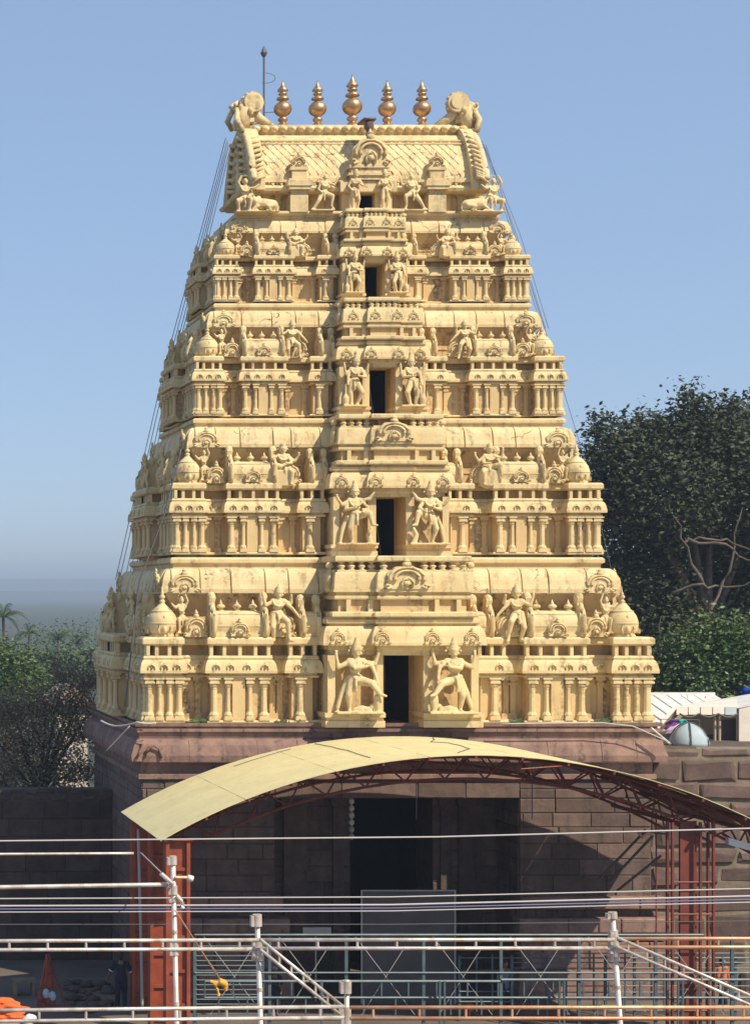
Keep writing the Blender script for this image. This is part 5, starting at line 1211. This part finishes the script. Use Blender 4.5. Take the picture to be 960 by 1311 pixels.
rl2 = [(588, 960, 1227, .024), (588, 638, 1243, .02), (655, 1000, 1233, .018), (655, 1000, 1240, .016), (660, 1000, 1221, .018), (588, 655, 1270, .022), (588, 655, 1283, .022), (700, 1000, 1263, .018), (700, 1000, 1271, .018), (740, 1000, 1288, .018), (740, 1000, 1294, .018)]
fence('farther blue grey queue barrier with close rails behind the near fence on the right', 56.5, [588, 655, 700, 775, 812, 870, 905, 941], rl2, [(x_, 1222, 1296) for x_ in (610, 630, 680, 725, 760, 800, 850, 890, 925)], yt=1224, diag=False, name='queue_barrier', r=.03)
fence('short paired gate posts in the near fence row', 52.2, [563, 569, 716, 722, 868, 874, 412], [], [], yt=1257, diag=False, name='gate_posts', r=.022)
# red tripod frame and clutter at lower left
rt = thing('red_easel', P(62, 1290, 57), 'red steel easel shaped frame standing by the dark wall at lower left', 'frame')
for (x0, y0, x1, y1, rr) in ((60,1222,47,1290,.03),(62,1222,84,1290,.03),(60,1226,56,1290,.045),(66,1232,70,1290,.03),(50,1266,78,1266,.03),(48,1288,85,1288,.035),(58,1248,68,1248,.025)):
    m = MB(); m.tube([P(x0,y0,57), P(x1,y1,57-.0)], rr, 6); m.build('leg' if abs(y1-y0) > 30 else 'crossbar', M['darkred'] if x0 != 60 else M['red'], rt)
m = MB(); m.extr([(P(57,0,57).x, P(0,1266,57).z), (P(72,0,57).x, P(0,1266,57).z), (P(62,0,57).x, P(0,1228,57).z)], 57.03, 57.06); m.build('plate', M['red'], rt)
for (x, y) in ((59, 1270), (67, 1273), (62, 1280), (52, 1276)):
    m = MB(); m.ball(P(x, y, 56.95), .09, n=6); m.ball(P(x, y+3, 56.95), .12, sz=1.3, n=6); m.build('small_figure', M['tent'] if y < 1275 else M['darkred'], rt)
sn = MB(); sn.smooth = True
for q in range(60):
    c = P(rnd.uniform(86, 140), rnd.uniform(1255, 1290), rnd.uniform(57.5, 62)); sn.ball((c.x, c.y, rnd.uniform(.0,.10)), rnd.uniform(.06,.26), sx=rnd.uniform(.8,1.5), sy=.9, sz=.6, n=7)
sn.build('rubble_heap', M['greywall'], None, label='dark rubble scattered on the ground by the left wall', category='rubble', kind='stuff')
bn = MB(); a, b = P(17, 1262, 60), P(46, 1256, 60); bn.box(a.x, b.x, 60, 60.5, .42, .50)
for x in (a.x+.08, b.x-.08): bn.box(x-.05, x+.05, 60.02, 60.48, 0, .42)
bn.build('stone_bench', M['mortar'], None, label='low pale grey slab bench against the dark left wall', category='bench')
oc = MB(); oc.smooth = True
for q in range(150):
    x, y = rnd.uniform(-25, 28), 0; hmax = 1284+max(0, x-2)*.55; y = rnd.uniform(hmax-6, hmax+26); c = P(x, y, 50); oc.ball((c.x, 50+rnd.uniform(-.4,.4), c.z), rnd.uniform(.05,.16), sx=2.4, sy=1.2, sz=.45, n=7)
c = P(2, 1300, 50); oc.box(c.x-.7, c.x+.45, 49.6, 50.4, 0, c.z-.05)
link('orange_canopy_cloth', fused(oc, .035, 'orange_canopy_cloth', M['orange']), None, label='crumpled bright orange cloth heap at the bottom left corner', category='cloth')
bg = MB(); bg.smooth = True
for q in range(7): c = P(38+rnd.uniform(-5, 7), 1305+rnd.uniform(-2, 5), 49.5); bg.ball(c, rnd.uniform(.08,.14), n=7)
c = P(38, 1306, 49.5); bg.tube([(c.x, 49.5, 0), c], .07, 6)
link('white_bundle', fused(bg, .035, 'white_bundle', M['whitecloth']), None, label='small white bundle beside the orange cloth at the bottom left', category='bundle')

# ---------------------------------------------------------------- people
def person(label, x, d, height, shirt, trousers, pose, faceang=0.0, cap=None, sleeve=None):
    k = height/1.72; b0 = P(x, 0, d); t = link('person', None, None, Matrix.Translation((b0.x, d, 0)) @ Matrix.Rotation(faceang, 4, 'Z') @ Matrix.Diagonal((k,k,k,1)), label=label, category='person')
    WM[t] = t.matrix_world.copy()
    mtx = Matrix.Translation((b0.x, d, 0)) @ Matrix.Rotation(faceang, 4, 'Z') @ Matrix.Diagonal((k,k,k,1))
    WM[t] = mtx
    body = MB(); A = pose
    def arm(s):
        sh = (s*.19, 0, 1.38); el = A[s][0]; ha = A[s][1]
        limb(body, [sh, el, ha], [.050, .040, .028])
        d_ = (Vector(ha)-Vector(el)).normalized(); c = Vector(ha)+d_*.05; body.ball(c, .038, sx=.9, sy=.6, n=8)
        for q, (o, l) in enumerate(((-.027,.075),(-.009,.088),(.009,.083),(.026,.066))):
            st = c+d_*.02+Vector((0, o, 0)); limb(body, [st, st+d_*l*.5+Vector((-s*.006,0,0)), st+d_*l+Vector((-s*.022,0,0))], [.010,.009,.007], 5)
        limb(body, [c, c+Vector((-s*.02,-.045,-.01)), c+d_*.05+Vector((-s*.03,-.055,0))], [.012,.010,.008], 5)
    for s in (-1, 1): arm(s)
    limb(body, [(0,.01,1.36),(0,-.005,1.50)], [.062,.055]); body.ball((0,-.012,1.60), .092, sx=.86, sy=1.05, sz=1.22, n=14); body.ball((0,-.035,1.535), .058, sz=.9)
    body.ball((0,-.115,1.59), .016, sz=1.6, n=6); body.ball((0,-.098,1.548), .018, sx=1.5, sz=.5, n=6)
    for s in (-1, 1): body.ball((s*.082,0,1.59), .022, sx=.5, sz=1.4, n=6); body.ball((s*.032,-.098,1.612), .012, n=6)
    limb(body, [(0,0,1.36),(0,0,1.12),(0,0,.95)], [.13,.12,.13])
    for s in (-1, 1):
        f = A['leg'][s]; limb(body, [(s*.09,0,.92),(s*.11+f*.02,-.02-f*.08,.50),(s*.12,f*.10,.09)], [.085,.055,.038]); limb(body, [(s*.12,f*.10+.03,.05),(s*.13,f*.10-.15,.03)], [.04,.03])
    link('body', fused(body, .0105, 'body', M['skin']), t, mtx)
    sh = MB(); limb(sh, [(0,.005,1.33),(0,.0,1.15),(0,.0,.90)], [.135,.135,.15], 12)
    limb(sh, [(-.15,0,1.375),(.15,0,1.375)], [.085,.085]); 
    for s in (-1, 1):
        e = Vector(A[s][0]); s0 = Vector((s*.18,0,1.37)); limb(sh, [s0, s0.lerp(e, .85)], [.078,.066])
    link('shirt', fused(sh, .016, 'shirt', shirt), t, mtx)
    if sleeve:
        for s in (-1, 1):
            e = Vector(A[s][0]); s0 = Vector((s*.18,0,1.37)); m = MB(); m.tube([s0.lerp(e, .80), s0.lerp(e, .90)], .080, 12, .076); m.build('sleeve_band', sleeve, t, mtx)
    tr = MB()
    limb(tr, [(-.06,0,.93),(.06,0,.93)], [.135,.135])
    for s in (-1, 1):
        f = A['leg'][s]; limb(tr, [(s*.085,0,.90),(s*.11+f*.02,-.02-f*.08,.50),(s*.12,f*.10,.10)], [.115,.082,.072], 10)
    link('trousers', fused(tr, .016, 'trousers', trousers), t, mtx)
    hr = MB(); hr.ball((0,.018,1.635), .098, sx=.92, sy=1.02, sz=1.08, n=14); hr.ball((0,.05,1.58), .075, sz=1.2)
    link('hair', fused(hr, .012, 'hair', cap or M['hair']), t, mtx); return t
POSE = {-1: ((-.34,.03,1.12),(-.30,-.10,.90)), 1: ((.33,.03,1.12),(.42,-.06,.88)), 'leg': {-1: .6, 1: -.8}}
POSE2 = {-1: ((-.26,0,1.10),(-.26,-.10,.86)), 1: ((.26,0,1.10),(.26,-.16,.90)), 'leg': {-1: .2, 1: -.3}}
person('person seen from behind in dark clothes with white sleeve bands, walking by the left wall', 155, 58.2, 1.74, M['navy'], M['navy'], POSE, math.pi*.92, None, M['whitecloth'])
person('person in a grey blue shirt standing behind the queue fence right of the board', 646, 57.6, 1.60, M['greycloth'], M['navy'], POSE2, .3)
person('person in dark clothes mostly hidden behind the fence by the second post', 352, 57.4, 1.45, M['navy'], M['navy'], POSE2, -.4, M['beige'])
person('person in orange clothes partly hidden behind the right ladder brace', 925, 58.0, 1.60, M['orange'], M['navy'], POSE2, .5)
hl = MB(); c = P(601, 1291, 57); hl.smooth = True; hl.lathe([(.20,-.02),(.17,.06),(.10,.12),(.01,.14)], 10, c); hl.tube([(c.x,c.y,0),(c.x,c.y,c.z)], .03, 6); hl.build('red_lamp_post', M['orange'], None, label='small red capped stake behind the lower orange rail', category='stake')

# ---------------------------------------------------------------- haze
hz = MB(); hz.box(-9500, 11500, -320, 9500, -2.5, 82)
hm = bpy.data.materials.new('haze'); hm.use_nodes = True; ht = hm.node_tree; ht.nodes.remove(ht.nodes['Principled BSDF'])
pv = ht.nodes.new('ShaderNodeVolumePrincipled'); pv.inputs['Color'].default_value = (0.70, 0.83, 1.0, 1); pv.inputs['Density'].default_value = 0.00042; pv.inputs['Anisotropy'].default_value = 0.2
ht.links.new(pv.outputs[0], ht.nodes['Material Output'].inputs['Volume'])
hz.build('haze', hm, kind='stuff')
